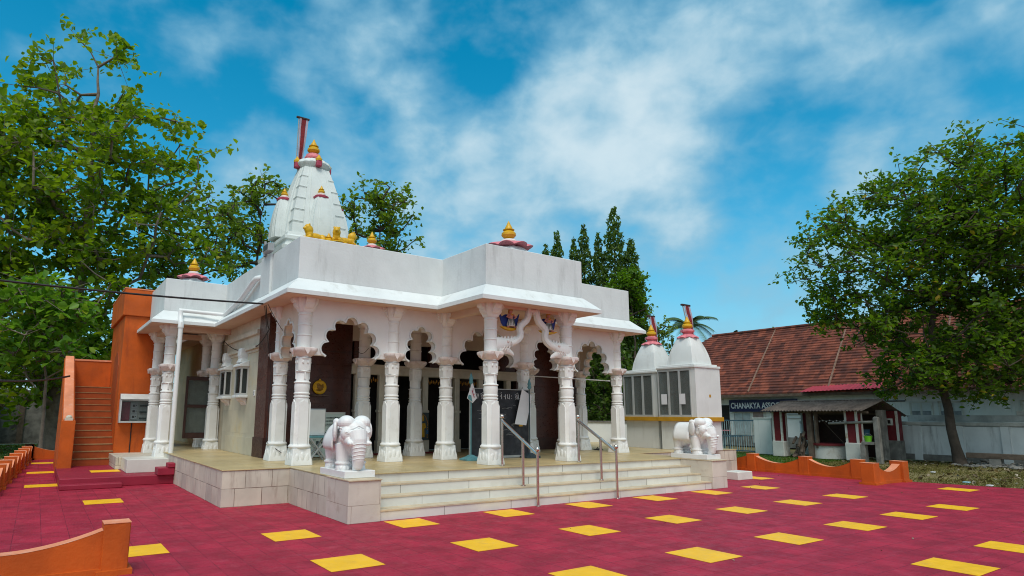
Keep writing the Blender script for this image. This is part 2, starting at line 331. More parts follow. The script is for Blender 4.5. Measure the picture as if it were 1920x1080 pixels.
# ------------------------------------------------------------------ mesh builder
def wloc(o):
    v = Vector((0, 0, 0))
    while o is not None:
        v += Vector(o.location); o = o.parent
    return v
class MB:
    def __init__(s): s.v = []; s.f = []; s.mi = []; s.cur = 0
    def add(s, vs, fs):
        o = len(s.v); s.v += [tuple(p) for p in vs]
        for f in fs: s.f.append([i+o for i in f]); s.mi.append(s.cur)
        return s
    def box(s, x0, x1, y0, y1, z0, z1):
        vs = [(x, y, z) for z in (z0, z1) for y in (y0, y1) for x in (x0, x1)]
        return s.add(vs, [(0, 2, 3, 1), (4, 5, 7, 6), (0, 1, 5, 4), (2, 6, 7, 3), (0, 4, 6, 2), (1, 3, 7, 5)])
    def rings(s, rings, cap0=True, cap1=True, close=True):
        n = len(rings[0]); vs = [p for r in rings for p in r]; fs = []
        for k in range(len(rings)-1):
            for i in range(n if close else n-1):
                j = (i+1) % n
                fs.append((k*n+i, k*n+j, (k+1)*n+j, (k+1)*n+i))
        if cap0: fs.append(tuple(reversed(range(n))))
        if cap1: fs.append(tuple(range((len(rings)-1)*n, len(rings)*n)))
        return s.add(vs, fs)
    def loft(s, cx, cy, prof):            # chamfered square sections: (z, half width, chamfer)
        rs = []
        for z, h, c in prof:
            c = min(c, h*.98)
            rs.append([(cx+a, cy+b, z) for a, b in ((h, -h+c), (h, h-c), (h-c, h), (-h+c, h), (-h, h-c), (-h, -h+c), (-h+c, -h), (h-c, -h))])
        return s.rings(rs)
    def lathe(s, cx, cy, prof, n=20, lob=0, amp=0.):
        rs = []
        for z, r in prof:
            rs.append([(cx+r*(1+amp*cos(lob*2*pi*i/n))*cos(2*pi*i/n), cy+r*(1+amp*cos(lob*2*pi*i/n))*sin(2*pi*i/n), z) for i in range(n)])
        return s.rings(rs)
    def tube(s, pts, r, n=8, flat=1.0):
        pts = [Vector(p) for p in pts]; rr = r if isinstance(r, (list, tuple)) else [r]*len(pts)
        rs = []; ref = None
        for i, p in enumerate(pts):
            t = (pts[min(i+1, len(pts)-1)]-pts[max(i-1, 0)]).normalized()
            if ref is None:
                ref = Vector((0, 0, 1)) if abs(t.z) < .9 else Vector((1, 0, 0))
            a = t.cross(ref)
            if a.length < 1e-4: a = t.cross(Vector((0, 1, 0)))
            a.normalize(); b = a.cross(t).normalized(); ref = b
            rs.append([p+a*(rr[i]*cos(2*pi*k/n)*flat)+b*(rr[i]*sin(2*pi*k/n)) for k in range(n)])
        return s.rings(rs)
    def ell(s, c, r, rot=None, n=14, m=10):
        rs = []; c = Vector(c)
        R = rot.to_matrix() if rot is not None else None
        def T(v):
            v = Vector(v)
            return c+(R @ v if R is not None else v)
        vs = [T((0, 0, -r[2]))]
        for j in range(1, m):
            ph = -pi/2+pi*j/m
            for i in range(n):
                th = 2*pi*i/n
                vs.append(T((r[0]*cos(ph)*cos(th), r[1]*cos(ph)*sin(th), r[2]*sin(ph))))
        vs.append(T((0, 0, r[2]))); fs = []
        for i in range(n): fs.append((0, 1+(i+1) % n, 1+i))
        for j in range(m-2):
            for i in range(n):
                a = 1+j*n+i; b = 1+j*n+(i+1) % n
                fs.append((a, b, b+n, a+n))
        e = len(vs)-1; o = 1+(m-2)*n
        for i in range(n): fs.append((o+i, o+(i+1) % n, e))
        return s.add(vs, fs)
    def prism(s, poly, fn, a, b):          # polygon (p,q) -> fn(p,q,t) at t=a and t=b
        n = len(poly)
        vs = [fn(p, q, a) for p, q in poly]+[fn(p, q, b) for p, q in poly]
        fs = [tuple(range(n)), tuple(reversed(range(n, 2*n)))]
        for i in range(n):
            j = (i+1) % n; fs.append((i, i+n, j+n, j))
        return s.add(vs, fs)
    def build(s, name, mt, parent=None, loc=None, smooth=False, bevel=0, keep=False, seg=1):
        me = bpy.data.meshes.new(name); me.from_pydata(s.v, [], s.f)
        mts = mt if isinstance(mt, (list, tuple)) else [mt]
        for x in mts: me.materials.append(x)
        if len(mts) > 1: me.polygons.foreach_set('material_index', s.mi)
        bm = bmesh.new(); bm.from_mesh(me); bmesh.ops.recalc_face_normals(bm, faces=bm.faces); bm.to_mesh(me); bm.free()
        if smooth:
            me.polygons.foreach_set('use_smooth', [True]*len(me.polygons))
            try: me.set_sharp_from_angle(angle=radians(40))
            except Exception: pass
        me.update()
        o = bpy.data.objects.new(name, me); COL.objects.link(o)
        L = Vector(loc) if loc is not None else Vector((0, 0, 0))
        if parent is not None:
            o.parent = parent; o.location = L-wloc(parent) if not keep else L
        else: o.location = L
        if bevel:
            md = o.modifiers.new('bevel', 'BEVEL'); md.width = bevel; md.segments = seg; md.limit_method = 'ANGLE'; md.angle_limit = radians(50)
        return o
def tag(o, label, cat, group=None, kind=None):
    if label: o['label'] = label
    if cat: o['category'] = cat
    if group: o['group'] = group
    if kind: o['kind'] = kind
    return o
def thing(name, label, cat, loc=(0, 0, 0), group=None, kind=None):
    o = bpy.data.objects.new(name, None); COL.objects.link(o); o.location = loc; o.empty_display_size = .3
    return tag(o, label, cat, group, kind)
def struct(o, label=None):
    o['kind'] = 'structure'
    if label: o['label'] = label
    return o
def XZ(p, q, t): return (p, t, q)
def YZ(p, q, t): return (t, p, q)
def XY(p, q, t): return (p, q, t)

# ------------------------------------------------------------------ ground
g = MB().add([(-260, -160, -.06), (300, -160, -.06), (300, 300, -.06), (-260, 300, -.06)], [(0, 1, 2, 3)]).build('ground', GROUND)
tag(g, 'dry grassy ground around the temple terrace', 'ground', kind='structure')
lawn = MB().add([(14.6, 1.6, -.02), (22.4, 6.2, -.02), (24.2, 12.5, -.02), (14.6, 12.5, -.02)], [(0, 1, 2, 3)]).build('lawn', GRASSG)
tag(lawn, 'short green lawn in front of the blue gate', 'lawn', kind='structure')
lawn2 = MB().add([(-22, 17.3, -.02), (-2.0, 17.3, -.02), (-2.0, 30, -.02), (-22, 30, -.02)], [(0, 1, 2, 3)]).build('lawn', GRASSG)
tag(lawn2, 'shady green lawn under the tall tree behind the low wall', 'lawn', kind='structure')
TP = [(-10, -16), (20, -16), (14.95, -3.65), (14.45, -1.5), (14.1, -1.5), (14.1, 4), (14.1, 17.4), (-3.95, 17.4), (-4.45, 6.0), (-10, 6.0)]
ter = MB().prism(TP, XY, -.055, 0.0).build('terrace', RED)
tag(ter, 'dark red paved terrace with scattered yellow tiles', 'terrace', kind='structure')
tcs = [(.848+1.8*i, -.36-1.8*j) for j in range(0, 4) for i in range(-1, 7) if not (j == 0 and i == 6)]
tcs = [t for t in tcs if not (t[1] < -5 and t[0] < 2)]
tcs += [(-2.752, -.36), (11.9, .95), (-2.72, 4.45), (-3.62, 7.9), (-3.62, 11.5), (-3.55, 15.2), (13.4, -2.9), (8.05, -5.76), (9.85, -5.76)]
tcs = [t for t in tcs if not (abs(t[0]-11.65) < .05)]
seen_t = set()
for (x, y) in tcs:
    k = (round(x, 1), round(y, 1))
    if k in seen_t: continue
    seen_t.add(k)
    MB().box(x-.3, x+.3, y-.3, y+.3, .002, .005).build('yellow_tile', YEL, ter)
# raised red platform at the foot of the stairs
pf = MB().box(-3.33, -1.13, 7.0, 10.6, 0, .2)
pf.box(-3.33, -2.2, 6.66, 7.0, 0, .1).box(-1.5, -1.152, 6.9, 7.35, .2, .36).box(-1.3, -1.152, 6.88, 7.2, .36, .46)
plat = pf.build('platform', REDP, bevel=.012)
tag(plat, 'dark red raised platform with a low step below the orange stairs', 'platform', kind='structure')
MB().box(-2.68, -2.08, 8.35, 8.95, .2015, .205).build('yellow_tile', YEL, plat)

# ------------------------------------------------------------------ temple
T = thing('temple', 'white pillared temple with cusped arches, flat parapet roof and tall curved spire', 'temple', (4.6, 8, 0))
FZ = .62
FL = .624
# plinth
pl = MB().box(-1.15, 13.62, 2.6, 17.2, 0, .60).box(0, 9.17, .84, 2.597, 0, .60)
pl.box(9.17, 9.22, 2.2, 2.6, 0, .45)
plinth = pl.build('plinth', MARBLE, T)
cp = MB().prism([(-1.165, 2.585), (0.0, 2.585), (0.0, .80), (9.17, .80), (9.17, 2.585), (13.63, 2.585), (13.63, 17.2), (-1.165, 17.2)], XY, .60, FZ).build('floor', FLOOR, plinth, bevel=.004)
for i in range(4):
    z0, z1 = .155*i, .155*(i+1)-.022
    y = .05+.26*i
    st = MB().box(.524, 8.648, y, y+.30 if i < 3 else y+.02, z0, z1).build('step', RISER, T)
    if i < 3:
        MB().box(.524, 8.648, y-.012, y+.26, z1, z1+.022).build('tread', TREAD, st)
for x0, x1 in ((0, .522), (8.65, 9.172)):
    pd = MB().box(x0, x1, 0, .838, 0, .595).build('pedestal', BLOCK, T, bevel=.006)
    MB().box(x0-.008, x1+.008, -.02, .838, .595, .617).build('cap', TREAD, pd, bevel=.004)

def column_meshes():
    """one column standing on z=0; returns (shaft, base, capital)"""
    b = MB()
    b.loft(0, 0, [(0, .268, .03), (.03, .268, .03), (.10, .258, .03), (.17, .236, .03), (.30, .236, .03)])
    for sx, sy in ((1, 0), (-1, 0), (0, 1), (0, -1)):       # carved leaf on each base face
        for k in (-1, 0, 1):
            c = (sx*.245+(0 if sx else k*.13), sy*.245+(0 if sy else k*.13), .12+.03*(k == 0))
            b.ell(c, (.02 if sx else .055, .02 if sy else .055, .10), n=8, m=6)
    b.rings([[( (.236+.035*sin(pi*t/6))*cos(2*pi*i/24+.13)*1.08, (.236+.035*sin(pi*t/6))*sin(2*pi*i/24+.13)*1.08, .30+.075*t/6) for i in range(24)] for t in range(7)])
    s = MB()
    s.loft(0, 0, [(.37, .205, .075), (1.22, .195, .075)])
    for sx, sy in ((1, 0), (-1, 0), (0, 1), (0, -1)):       # raised face panels with a pointed head
        poly = [(-.135, .375), (.135, .375), (.135, 1.12), (.10, 1.165), (.05, 1.175), (0, 1.21), (-.05, 1.175), (-.10, 1.165), (-.135, 1.12)]
        f = (lambda p, q, t, sx=sx: (sx*t, p, q)) if sx else (lambda p, q, t, sy=sy: (p, sy*t, q))
        s.prism(poly, f, .18, .232)
    def tor(z, r, h, rr=.026):
        h *= 1.25
        s.lathe(0, 0, [(z-h, r-.02), (z-h*.6, r+rr*.6), (z, r+rr), (z+h*.6, r+rr*.6), (z+h, r-.02)], 24)
    s.lathe(0, 0, [(1.21, .20), (1.24, .20), (1.255, .19), (1.33, .19), (1.36, .195), (1.44, .207), (1.49, .205), (1.53, .195), (1.545, .18), (1.74, .172), (1.76, .172), (1.80, .175)], 24)
    tor(1.265, .192, .022); tor(1.325, .192, .022); tor(1.535, .20, .018); tor(1.745, .182, .016)
    s.loft(0, 0, [(1.765, .172, .05), (1.99, .18, .05)])
    for sx, sy in ((1, 0), (-1, 0), (0, 1), (0, -1)):
        for q in (-.07, .07):
            s.ell((sx*.178+(0 if sx else q), sy*.178+(0 if sy else q), 1.92), (.03, .03, .035), n=8, m=6)
        s.box(min(sx*.17, sx*.20)-(0 if sx else .02), max(sx*.17, sx*.20)+(0 if sx else .02), min(sy*.17, sy*.20)-(0 if sy else .02), max(sy*.17, sy*.20)+(0 if sy else .02), 1.60, 1.74)
    tor(1.995, .19, .016)
    s.lathe(0, 0, [(2.02, .19), (2.06, .2), (2.1, .19)], 24)
    s.lathe(0, 0, [(2.19, .19), (2.21, .186), (2.90, .178), (2.93, .185)], 24)
    tor(2.445, .184, .016, .016); tor(2.645, .182, .016, .016); tor(2.85, .182, .018, .016)
    # top bracket: four scrolled arms
    s.loft(0, 0, [(2.9, .18, .07), (2.98, .22, .07), (3.12, .27, .06), (3.2, .27, .06)])
    arm = [(0, 2.93), (.2, 2.95), (.26, 2.985), (.30, 3.03), (.30, 3.07), (.345, 3.08), (.38, 3.12), (.375, 3.165), (.385, 3.2), (0, 3.2)]
    for sx, sy in ((1, 0), (-1, 0), (0, 1), (0, -1)):
        f = (lambda p, q, t, sx=sx: (sx*p, t, q)) if sx else (lambda p, q, t, sy=sy: (t, sy*p, q))
        s.prism(arm, f, -.115, .115)
    c = MB()
    c.loft(0, 0, [(2.03, .19, .06), (2.07, .235, .05), (2.095, .27, .04), (2.11, .285, .04)])
    rs = []
    for z, r in ((2.105, .27), (2.13, .31), (2.16, .325), (2.19, .32), (2.205, .27)):
        ring = []
        for i in range(48):
            a = 2*pi*i/48
            sq = 1/max(abs(cos(a)), abs(sin(a)))
            ring.append((r*min(sq, 1.28)*cos(a)*(1+.025*cos(12*a)), r*min(sq, 1.28)*sin(a)*(1+.025*cos(12*a)), z))
        rs.append(ring)
    c.rings(rs)
    for sx, sy in ((1, 0), (-1, 0), (0, 1), (0, -1)):        # hanging points
        tri = [(-.12, 2.19), (.12, 2.19), (.05, 2.12), (0, 2.065), (-.05, 2.12)]
        f = (lambda p, q, t, sx=sx: (sx*t, p, q)) if sx else (lambda p, q, t, sy=sy: (p, sy*t, q))
        c.prism(tri, f, .29, .335)
    def ks(z):                        # slenderness by height
        return .665 if z < 1.22 else .70 if z < 2.0 else .72 if z < 2.92 else .75
    s.v = [(x*ks(z), y*ks(z), z) for x, y, z in s.v]
    b.v = [(x*(.76 if z < .3 else .72), y*(.76 if z < .3 else .72), z) for x, y, z in b.v]
    c.v = [(x*.68, y*.68, z) for x, y, z in c.v]
    return s, b, c
cs, cb_, cc_ = column_meshes()
col0 = cs.build('column', COLW, T, (0.32, 3.04, FL), smooth=True)
cb0 = cb_.build('base', COLW, col0, keep=True, loc=(0, 0, 0), smooth=True)
cc0 = cc_.build('capital', PINKW, col0, keep=True, loc=(0, 0, 0), smooth=True)
COLX = [.32, 2.24, 3.58, 5.78, 7.12, 9.03]
ROW2 = 4.4
spots = [(x, 3.04, FL, 1) for x in COLX[1:]]+[(3.60, 1.41, FL, 1), (5.66, 1.41, FL, 1)]
spots += [(x, ROW2, FL, 1) for x in COLX]
SP = [(-1.17, 8.71, .50, 1.04), (-1.17, 10.63, .50, 1.04), (.12, 9.42, .50, 1.04), (.12, 10.63, .50, 1.04)]
spots += SP
for x, y, z, k in spots:
    c = col0.copy(); COL.objects.link(c); c.parent = T; c.location = Vector((x, y, z))-wloc(T); c.scale = (1, 1, k)
    for ch in (cb0, cc0):
        d = ch.copy(); COL.objects.link(d); d.parent = c; d.location = (0, 0, 0)

def cusped(x0, x1, zs, za, n=9, p=1.95, bulge=.48):
    cx, hw = (x0+x1)/2, (x1-x0)/2
    def base(t):
        a = pi-t*pi
        ca, sa = cos(a), sin(a)
        return (cx+hw*math.copysign(abs(ca)**(2/p), ca), zs+(za-zs)*abs(sa)**(2/p))
    # equal arc-length tips
    dense = [base(i/400) for i in range(401)]
    L_ = [0]
    for i in range(400): L_.append(L_[-1]+math.dist(dense[i], dense[i+1]))
    tips = []
    for k in range(n+1):
        target = L_[-1]*k/n
        i = max(0, next((j for j, l in enumerate(L_) if l >= target-1e-9), 400)); tips.append(dense[i])
    path = []
    for k in range(n):
        (ax, az), (bx, bz) = tips[k], tips[k+1]
        mx, mz = (ax+bx)/2, (az+bz)/2
        dx, dz = bx-ax, bz-az
        nx, nz = -dz, dx                       # outward (left of travel)
        ln = math.hypot(nx, nz); ch = ln; nx /= ln; nz /= ln
        bl = bulge*ch
        for q in range(7):
            s_ = q/6 if k == n-1 else q/7
            w = 4*s_*(1-s_); w = w**.6
            path.append((ax+dx*s_+nx*bl*w, az+dz*s_+nz*bl*w))
    return path
def arch_panel(parent, fn, a0, a1, zs, zt, o0, o1, za, t0, t1, mt, mold=True, n=9, front=-1):
    """wall between two columns with a cusped opening; fn maps (along, height, across) to the world"""
    path = cusped(o0, o1, zs, za, n)
    path = [(min(max(p, a0+.005), a1-.005), min(q, zt-.02)) for p, q in path]
    poly = [(a0, zt), (a0, zs)]+path+[(a1, zs), (a1, zt)]
    pn = MB().prism(poly, fn, t0, t1).build('arch_panel', mt, parent)
    if mold:
        mb = MB(); rs = []
        for i, (p, q) in enumerate(path):
            (pa, qa), (pb, qb) = path[max(i-1, 0)], path[min(i+1, len(path)-1)]
            dx, dz = pb-pa, qb-qa; l = math.hypot(dx, dz) or 1
            nx, nz = -dz/l, dx/l
            tf = t0-.022 if front < 0 else t1+.022
            ti = t0+.03 if front < 0 else t1-.03
            w = .034
            rs.append([fn(p, q, ti), fn(p, q, tf), fn(p+nx*w, q+nz*w, tf), fn(p+nx*w, q+nz*w, ti)])
        mb.rings(rs).build('arch_moulding', WHITE, pn)
    return pn
ZS, ZT = 2.70, 3.84
for a, b_ in ((0, 1), (1, 2), (2, 3), (3, 4), (4, 5)):
    xa, xb = COLX[a], COLX[b_]
    f_ = .44 if xb-xa > 1.5 else .385
    arch_panel(T, XZ, xa, xb, ZS, ZT, xa+f_, xb-f_, 3.40, 3.0, 3.16, ARCHW, n=7)
for a, b_ in ((0, 1), (1, 2), (2, 3), (3, 4), (4, 5)):
    MB().box(COLX[a]+.1, COLX[b_]-.1, ROW2-.09, ROW2+.09, 3.58, 3.843).build('lintel', INNER, T)
for x in (.32, 9.03):
    arch_panel(T, YZ, 3.04, ROW2, ZS, ZT, 3.04+.34, ROW2-.34, 3.38, x-.09, x+.09, INNER, n=7)
# porch lintels
lb = MB().box(3.42, 5.84, 1.33, 1.49, 3.74, 3.84).box(3.52, 3.68, 1.492, 2.948, 3.66, 3.84).box(5.58, 5.74, 1.492, 2.948, 3.66, 3.84)
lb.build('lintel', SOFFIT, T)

# roof outline (plan)
OUT = [(.05, 2.77), (3.283, 2.77), (3.283, 1.13), (5.916, 1.13), (5.916, 2.77), (9.326, 2.77), (9.326, 16.6), (.05, 16.6), (.05, 10.9), (-1.436, 10.9), (-1.436, 8.44), (.05, 8.44)]
def offs(poly, d):
    n = len(poly); o = []
    for i in range(n):
        (ax, ay), (bx, by), (cx, cy) = poly[i-1], poly[i], poly[(i+1) % n]
        def nrm(p, q, r, s):
            dx, dy = r-p, s-q; l = math.hypot(dx, dy); return dy/l, -dx/l
        n1, n2 = nrm(ax, ay, bx, by), nrm(bx, by, cx, cy)
        o.append((bx+(n1[0]+n2[0])*d, by+(n1[1]+n2[1])*d))
    return o
def band(mb, sections, closed_section=True):
    """sweep a section [(offset, z)...] round the roof outline"""
    rings = [[(x, y, z) for x, y in offs(OUT, d)] for d, z in sections]
    n = len(OUT); vs = [p for r in rings for p in r]; fs = []
    m_ = len(rings)
    for k in range(m_ if closed_section else m_-1):
        k2 = (k+1) % m_
        for i in range(n):
            j = (i+1) % n
            fs.append((k*n+i, k*n+j, k2*n+j, k2*n+i))
    return mb.add(vs, fs)
ev = band(MB(), [(.012, 4.125), (.285, 3.862), (.300, 3.855), (.296, 3.775), (.285, 3.772), (-.25, 3.80), (-.25, 3.83), (0, 4.05)])
eave = ev.build('eave', WHITE, T)
sf = band(MB(), [(.262, 3.771), (.262, 3.768), (-.24, 3.792), (-.24, 3.797)])
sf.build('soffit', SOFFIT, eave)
pp = band(MB(), [(0, 4.09), (0, 4.962), (-.13, 4.962), (-.13, 4.05)])
par = pp.build('parapet', PARA, T, bevel=.01)
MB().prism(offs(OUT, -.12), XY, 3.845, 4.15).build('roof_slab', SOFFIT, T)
MB().prism(offs(OUT, -.14), XY, 4.152, 4.2).build('roof_deck', CONC, T)
# pilaster strip on the left parapet
MB().box(-.005, .05, 4.45, 5.13, 4.09, 4.965).build('parapet_pilaster', PARA, T, bevel=.006)

# side wall, left
sw = MB().box(.28, .48, 5.9, 8.9, FL, 3.0).build('side_wall', WALLM, T)
MB().box(.255, .28, 5.86, 8.55, FL, 1.02).build('dado', WALLM, sw)
MB().box(.25, .50, 5.86, 8.55, 3.0, 3.06).box(.28, .48, 5.86, 8.9, 3.06, 3.79).box(.18, .28, 5.86, 8.9, 3.065, 3.13).box(.20, .28, 5.86, 8.9, 3.40, 3.50).build('cornice', CREAM, sw)
me_ = MB().box(.26, .5, 5.12, 5.86, 1.05, 3.79).build('maroon_panel', MAROON, T)
MB().box(.235, .5, 5.10, 5.88, FL, 1.05).build('dado', DARKWOOD, me_)
MB().box(.30, .48, 10.5, 16.5, FL, 3.8).build('side_wall', WALLM, T)
def bay_window(y0, y1, z0=2.0, z1=2.68, xw=.28, xf=.10):
    w = MB().box(xf+.02, xw, y0+.02, y1-.02, z0, z0+.02).build('window', WHITE, T)
    fr = MB()
    for (ya, yb) in ((y0, y0+.045), (y1-.045, y1)):
        fr.box(xf, xf+.035, ya, yb, z0, z1)
    fr.box(xf, xf+.05, y0+.05, y1-.05, z0+.001, z0+.05).box(xf, xf+.05, y0+.05, y1-.05, z1-.05, z1)
    for yy in (y0, y1-.04):
        fr.box(xw-.03, xw, yy, yy+.04, z0, z1).box(xf+.035, xw-.03, yy, yy+.04, z0, z0+.05).box(xf+.035, xw-.03, yy, yy+.04, z1-.05, z1)
    fr.build('frame', ALU, w)
    MB().box(xf+.02, xf+.026, y0+.04, y1-.04, z0+.04, z1-.04).box(xf+.04, xw-.01, y0+.018, y0+.022, z0+.04, z1-.04).box(xf+.04, xw-.01, y1-.022, y1-.018, z0+.04, z1-.04).build('pane', GLASSD, w)
    MB().box(xw-.03, xw-.002, y0+.05, y1-.05, z0+.03, z1-.03).build('backing', CURT, w)
    hd = MB().prism([(xf-.05, z1), (xw, z1), (xw, z1+.16), (xf+.1, z1+.13), (xf-.05, z1+.05)], XZ, y0-.05, y1+.05)
    ym = (y0+y1)/2
    hd.loft(.22, ym, [(z1+.1, .15, .03), (z1+.2, .11, .03), (z1+.28, .13, .02), (z1+.42, .12, .02), (z1+.46, .10, .02)])
    hd.build('hood', WHITE, w, bevel=.01)
    sl = MB().box(xf-.04, xw, y0-.04, y1+.04, z0-.06, z0)
    sl.build('sill', WHITE, w, bevel=.008)
    for yy in (y0+.12, ym, y1-.12):
        br = MB().prism([(xw, z0-.06), (xf+.03, z0-.06), (xf+.06, z0-.12), (xw-.05, z0-.16), (xw, z0-.24)], XZ, yy-.06, yy+.06)
        br.build('bracket', PINKW, w, bevel=.012)
bay_window(6.66, 7.22); bay_window(8.22, 8.78)
# entrance behind the side porch: deep doorway with an open glazed door leaf
MB().box(.29, .47, 8.9, 9.65, .5, 3.79).box(.29, .47, 10.15, 10.5, .5, 3.79).box(.29, .47, 9.65, 10.15, 2.75, 3.79).build('entrance_wall', mat('stained_entrance_marble', (.36, .31, .23), .6, .2, 1.5, stain=(.2, .15, .09), samt=.6, streak=True), T)
df = MB().box(.20, .5, 9.60, 9.70, .5, 2.7).box(.20, .5, 10.1, 10.2, .5, 2.7).box(.16, .5, 9.05, 10.3, 2.7, 2.86)
for i in range(12):
    df.box(.17, .2, 9.06+i*.1, 9.12+i*.1, 2.86, 2.92)
df.build('door_frame', CREAM, T, bevel=.006)
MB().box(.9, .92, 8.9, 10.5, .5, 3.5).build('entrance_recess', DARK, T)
dl = MB().box(-.56, -.50, 9.62, 9.675, .90, 2.56).box(.15, .21, 9.62, 9.675, .90, 2.56).box(-.5, .15, 9.62, 9.675, .90, 1.05).box(-.5, .15, 9.62, 9.675, 1.72, 1.80).box(-.5, .15, 9.62, 9.675, 2.46, 2.56)
door = dl.build('door', DARKWOOD, T, bevel=.005)
MB().box(-.5, .15, 9.64, 9.646, 1.05, 1.72).box(-.5, .15, 9.64, 9.646, 1.80, 2.46).build('pane', GLASSC, door)
MB().box(-.5, .15, 9.685, 9.69, 1.05, 2.46).build('curtain', CURT, door)
tr = MB()
for i in range(14):
    tr.ell((.24, 9.58, 1.0+i*.115), (.035, .03, .055), n=8, m=6)
tr.build('scalloped_trim', CREAM, door)
# marble boxes under the side porch columns
MB().box(-2.02, -.88, 7.82, 8.98, .2, .50).build('porch_plinth', RISER, T, bevel=.008)
MB().box(-2.14, -.88, 8.982, 10.95, .2, .497).box(-.878, .28, 7.9, 10.95, .0, .497).build('porch_plinth', MARBLE, T, bevel=.008)
# beam of the side porch
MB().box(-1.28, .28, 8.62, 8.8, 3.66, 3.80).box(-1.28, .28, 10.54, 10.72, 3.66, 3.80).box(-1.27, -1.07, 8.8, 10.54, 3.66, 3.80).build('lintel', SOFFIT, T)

# back wall of the veranda
BY = 5.12
for x0, x1 in ((.5, 2.25), (7.25, 9.2)):
    bp_ = MB().box(x0, x1, BY, BY+.15, .95, 3.84).build('maroon_panel', MAROON, T)
    MB().box(x0, x1, BY-.03, BY+.15, FL, .95).build('dado', DARKWOOD, bp_)
MB().box(8.9, 9.2, 4.62, BY, FL, 3.84).build('maroon_panel', MAROON, T)
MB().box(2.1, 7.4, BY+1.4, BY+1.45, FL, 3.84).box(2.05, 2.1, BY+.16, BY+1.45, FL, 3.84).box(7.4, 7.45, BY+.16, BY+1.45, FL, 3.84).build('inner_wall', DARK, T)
ln = MB().box(2.25, 7.25, BY-.06, BY+.2, 2.52, 2.74).box(2.25, 7.25, BY-.1, BY+.2, 2.70, 2.76).box(2.25, 7.25, BY, BY+.15, 3.30, 3.84)
ln.build('lintel', CREAM, T, bevel=.008)
for xx in (2.42, 3.05, 3.32, 4.02, 4.28, 4.98, 5.24, 6.0, 6.3, 6.95):
    pz = MB().box(xx-.075, xx+.075, BY-.04, BY+.1, .95, 2.52).box(xx-.03, xx+.03, BY-.055, BY-.04, 1.1, 2.4)
    pz.box(xx-.105, xx+.105, BY-.07, BY+.1, FL, .95).box(xx-.1, xx+.1, BY-.06, BY+.1, 1.62, 1.68)
    pz.build('pilaster', CREAM, T, bevel=.006)
for xa_, xb_ in ((2.3, 2.62), (4.4, 4.9), (6.6, 7.2)):
    MB().box(xa_, xb_, BY-.02, BY+.1, 2.76, 3.3).build('transom_panel', MAROON, T)
gb = MB()
for i in range(46):
    xx = 5.3+.018*(i % 40); gb.box(xx, xx+.006, BY+.05, BY+.06, 2.2, 2.5)
gb.build('door_grille', DARKWOOD, T)
gl = MB()
for x0 in (2.5, 4.4, 5.4):
    for i in range(12):
        gl.ell((x0+i*.05, BY+.04, 2.42-.05*sin(i*1.3)**2), (.016, .012, .045), n=6, m=5)
gl.build('door_garland', OCHRE, T)
MB().box(2.35, 3.2, 4.95, 5.06, FL, .66).box(4.05, 4.9, 4.95, 5.06, FL, .66).build('threshold', DKRED, T)

# makara torana between the porch columns
def torana(sg, parent):
    cx = 4.655; y = 1.36
    P = [(.085, 3.79), (.105, 3.70), (.125, 3.61), (.17, 3.53), (.26, 3.46), (.335, 3.40), (.355, 3.33), (.335, 3.26), (.34, 3.18), (.40, 3.115), (.50, 3.055), (.60, 3.02)]
    RD = [.055, .062, .066, .068, .068, .068, .068, .068, .070, .074, .078, .08]
    mb = MB().tube([(cx+sg*a, y, b) for a, b in P], RD, 12)
    o = mb.build('makara_bracket', COLW, parent, smooth=True)
    for side, lift in ((-1, .018), (1, .012)):                # raised ribs along the scroll
        pts = []
        for i, (a, b) in enumerate(P[:-1]):
            (pa, qa), (pb, qb) = P[max(0, i-1)], P[min(len(P)-1, i+1)]
            l = math.hypot(pb-pa, qb-qa); nx, nz = (qb-qa)/l*side, -(pb-pa)/l*side
            pts.append((cx+sg*(a+nx*.048), y-.050, b+nz*.048))
        MB().tube(pts, lift, 6).build('rib', WHITE, o, smooth=True)
    h = MB()
    # head: broad at the column, jaws opening towards the middle
    h.tube([(cx+sg*1.0, y, 2.98), (cx+sg*.88, y, 2.985), (cx+sg*.74, y, 3.0), (cx+sg*.62, y, 3.05), (cx+sg*.52, y, 3.10), (cx+sg*.46, y, 3.17)], [.15, .15, .125, .085, .05, .02], 12, .62)
    h.tube([(cx+sg*.92, y, 2.88), (cx+sg*.76, y, 2.88), (cx+sg*.64, y, 2.86), (cx+sg*.54, y, 2.81), (cx+sg*.50, y, 2.78)], [.11, .09, .062, .04, .012], 10, .7)
    h.build('makara_head', COLW, o, smooth=True)
    MB().ell((cx+sg*.70, y-.07, 3.05), (.03, .025, .03), n=10, m=8).build('eye', PINKW, o, smooth=True)
    for k in range(5):
        a = .58+.085*k
        MB().prism([(cx+sg*(a-.03), 3.09-.0*k), (cx+sg*(a+.045), 3.08), (cx+sg*(a-.02), 3.19-.012*k)], XZ, y-.04, y+.02).build('crest', COLW, o, bevel=.008)
    for k in range(3):
        MB().tube([(cx+sg*(.66+.07*k), y-.085, 2.96-.012*k), (cx+sg*(.70+.07*k), y-.10, 2.90-.01*k), (cx+sg*(.73+.07*k), y-.085, 2.85)], .010, 5).build('scale_line', PINKW, o, smooth=True)
torana(-1, T); torana(1, T)
MB().ell((4.655, 1.36, 3.75), (.11, .08, .05)).tube([(4.655, 1.33, 3.73), (4.655, 1.31, 3.66)], [.04, .015], 8).build('torana_keystone', PINKW, T, smooth=True)

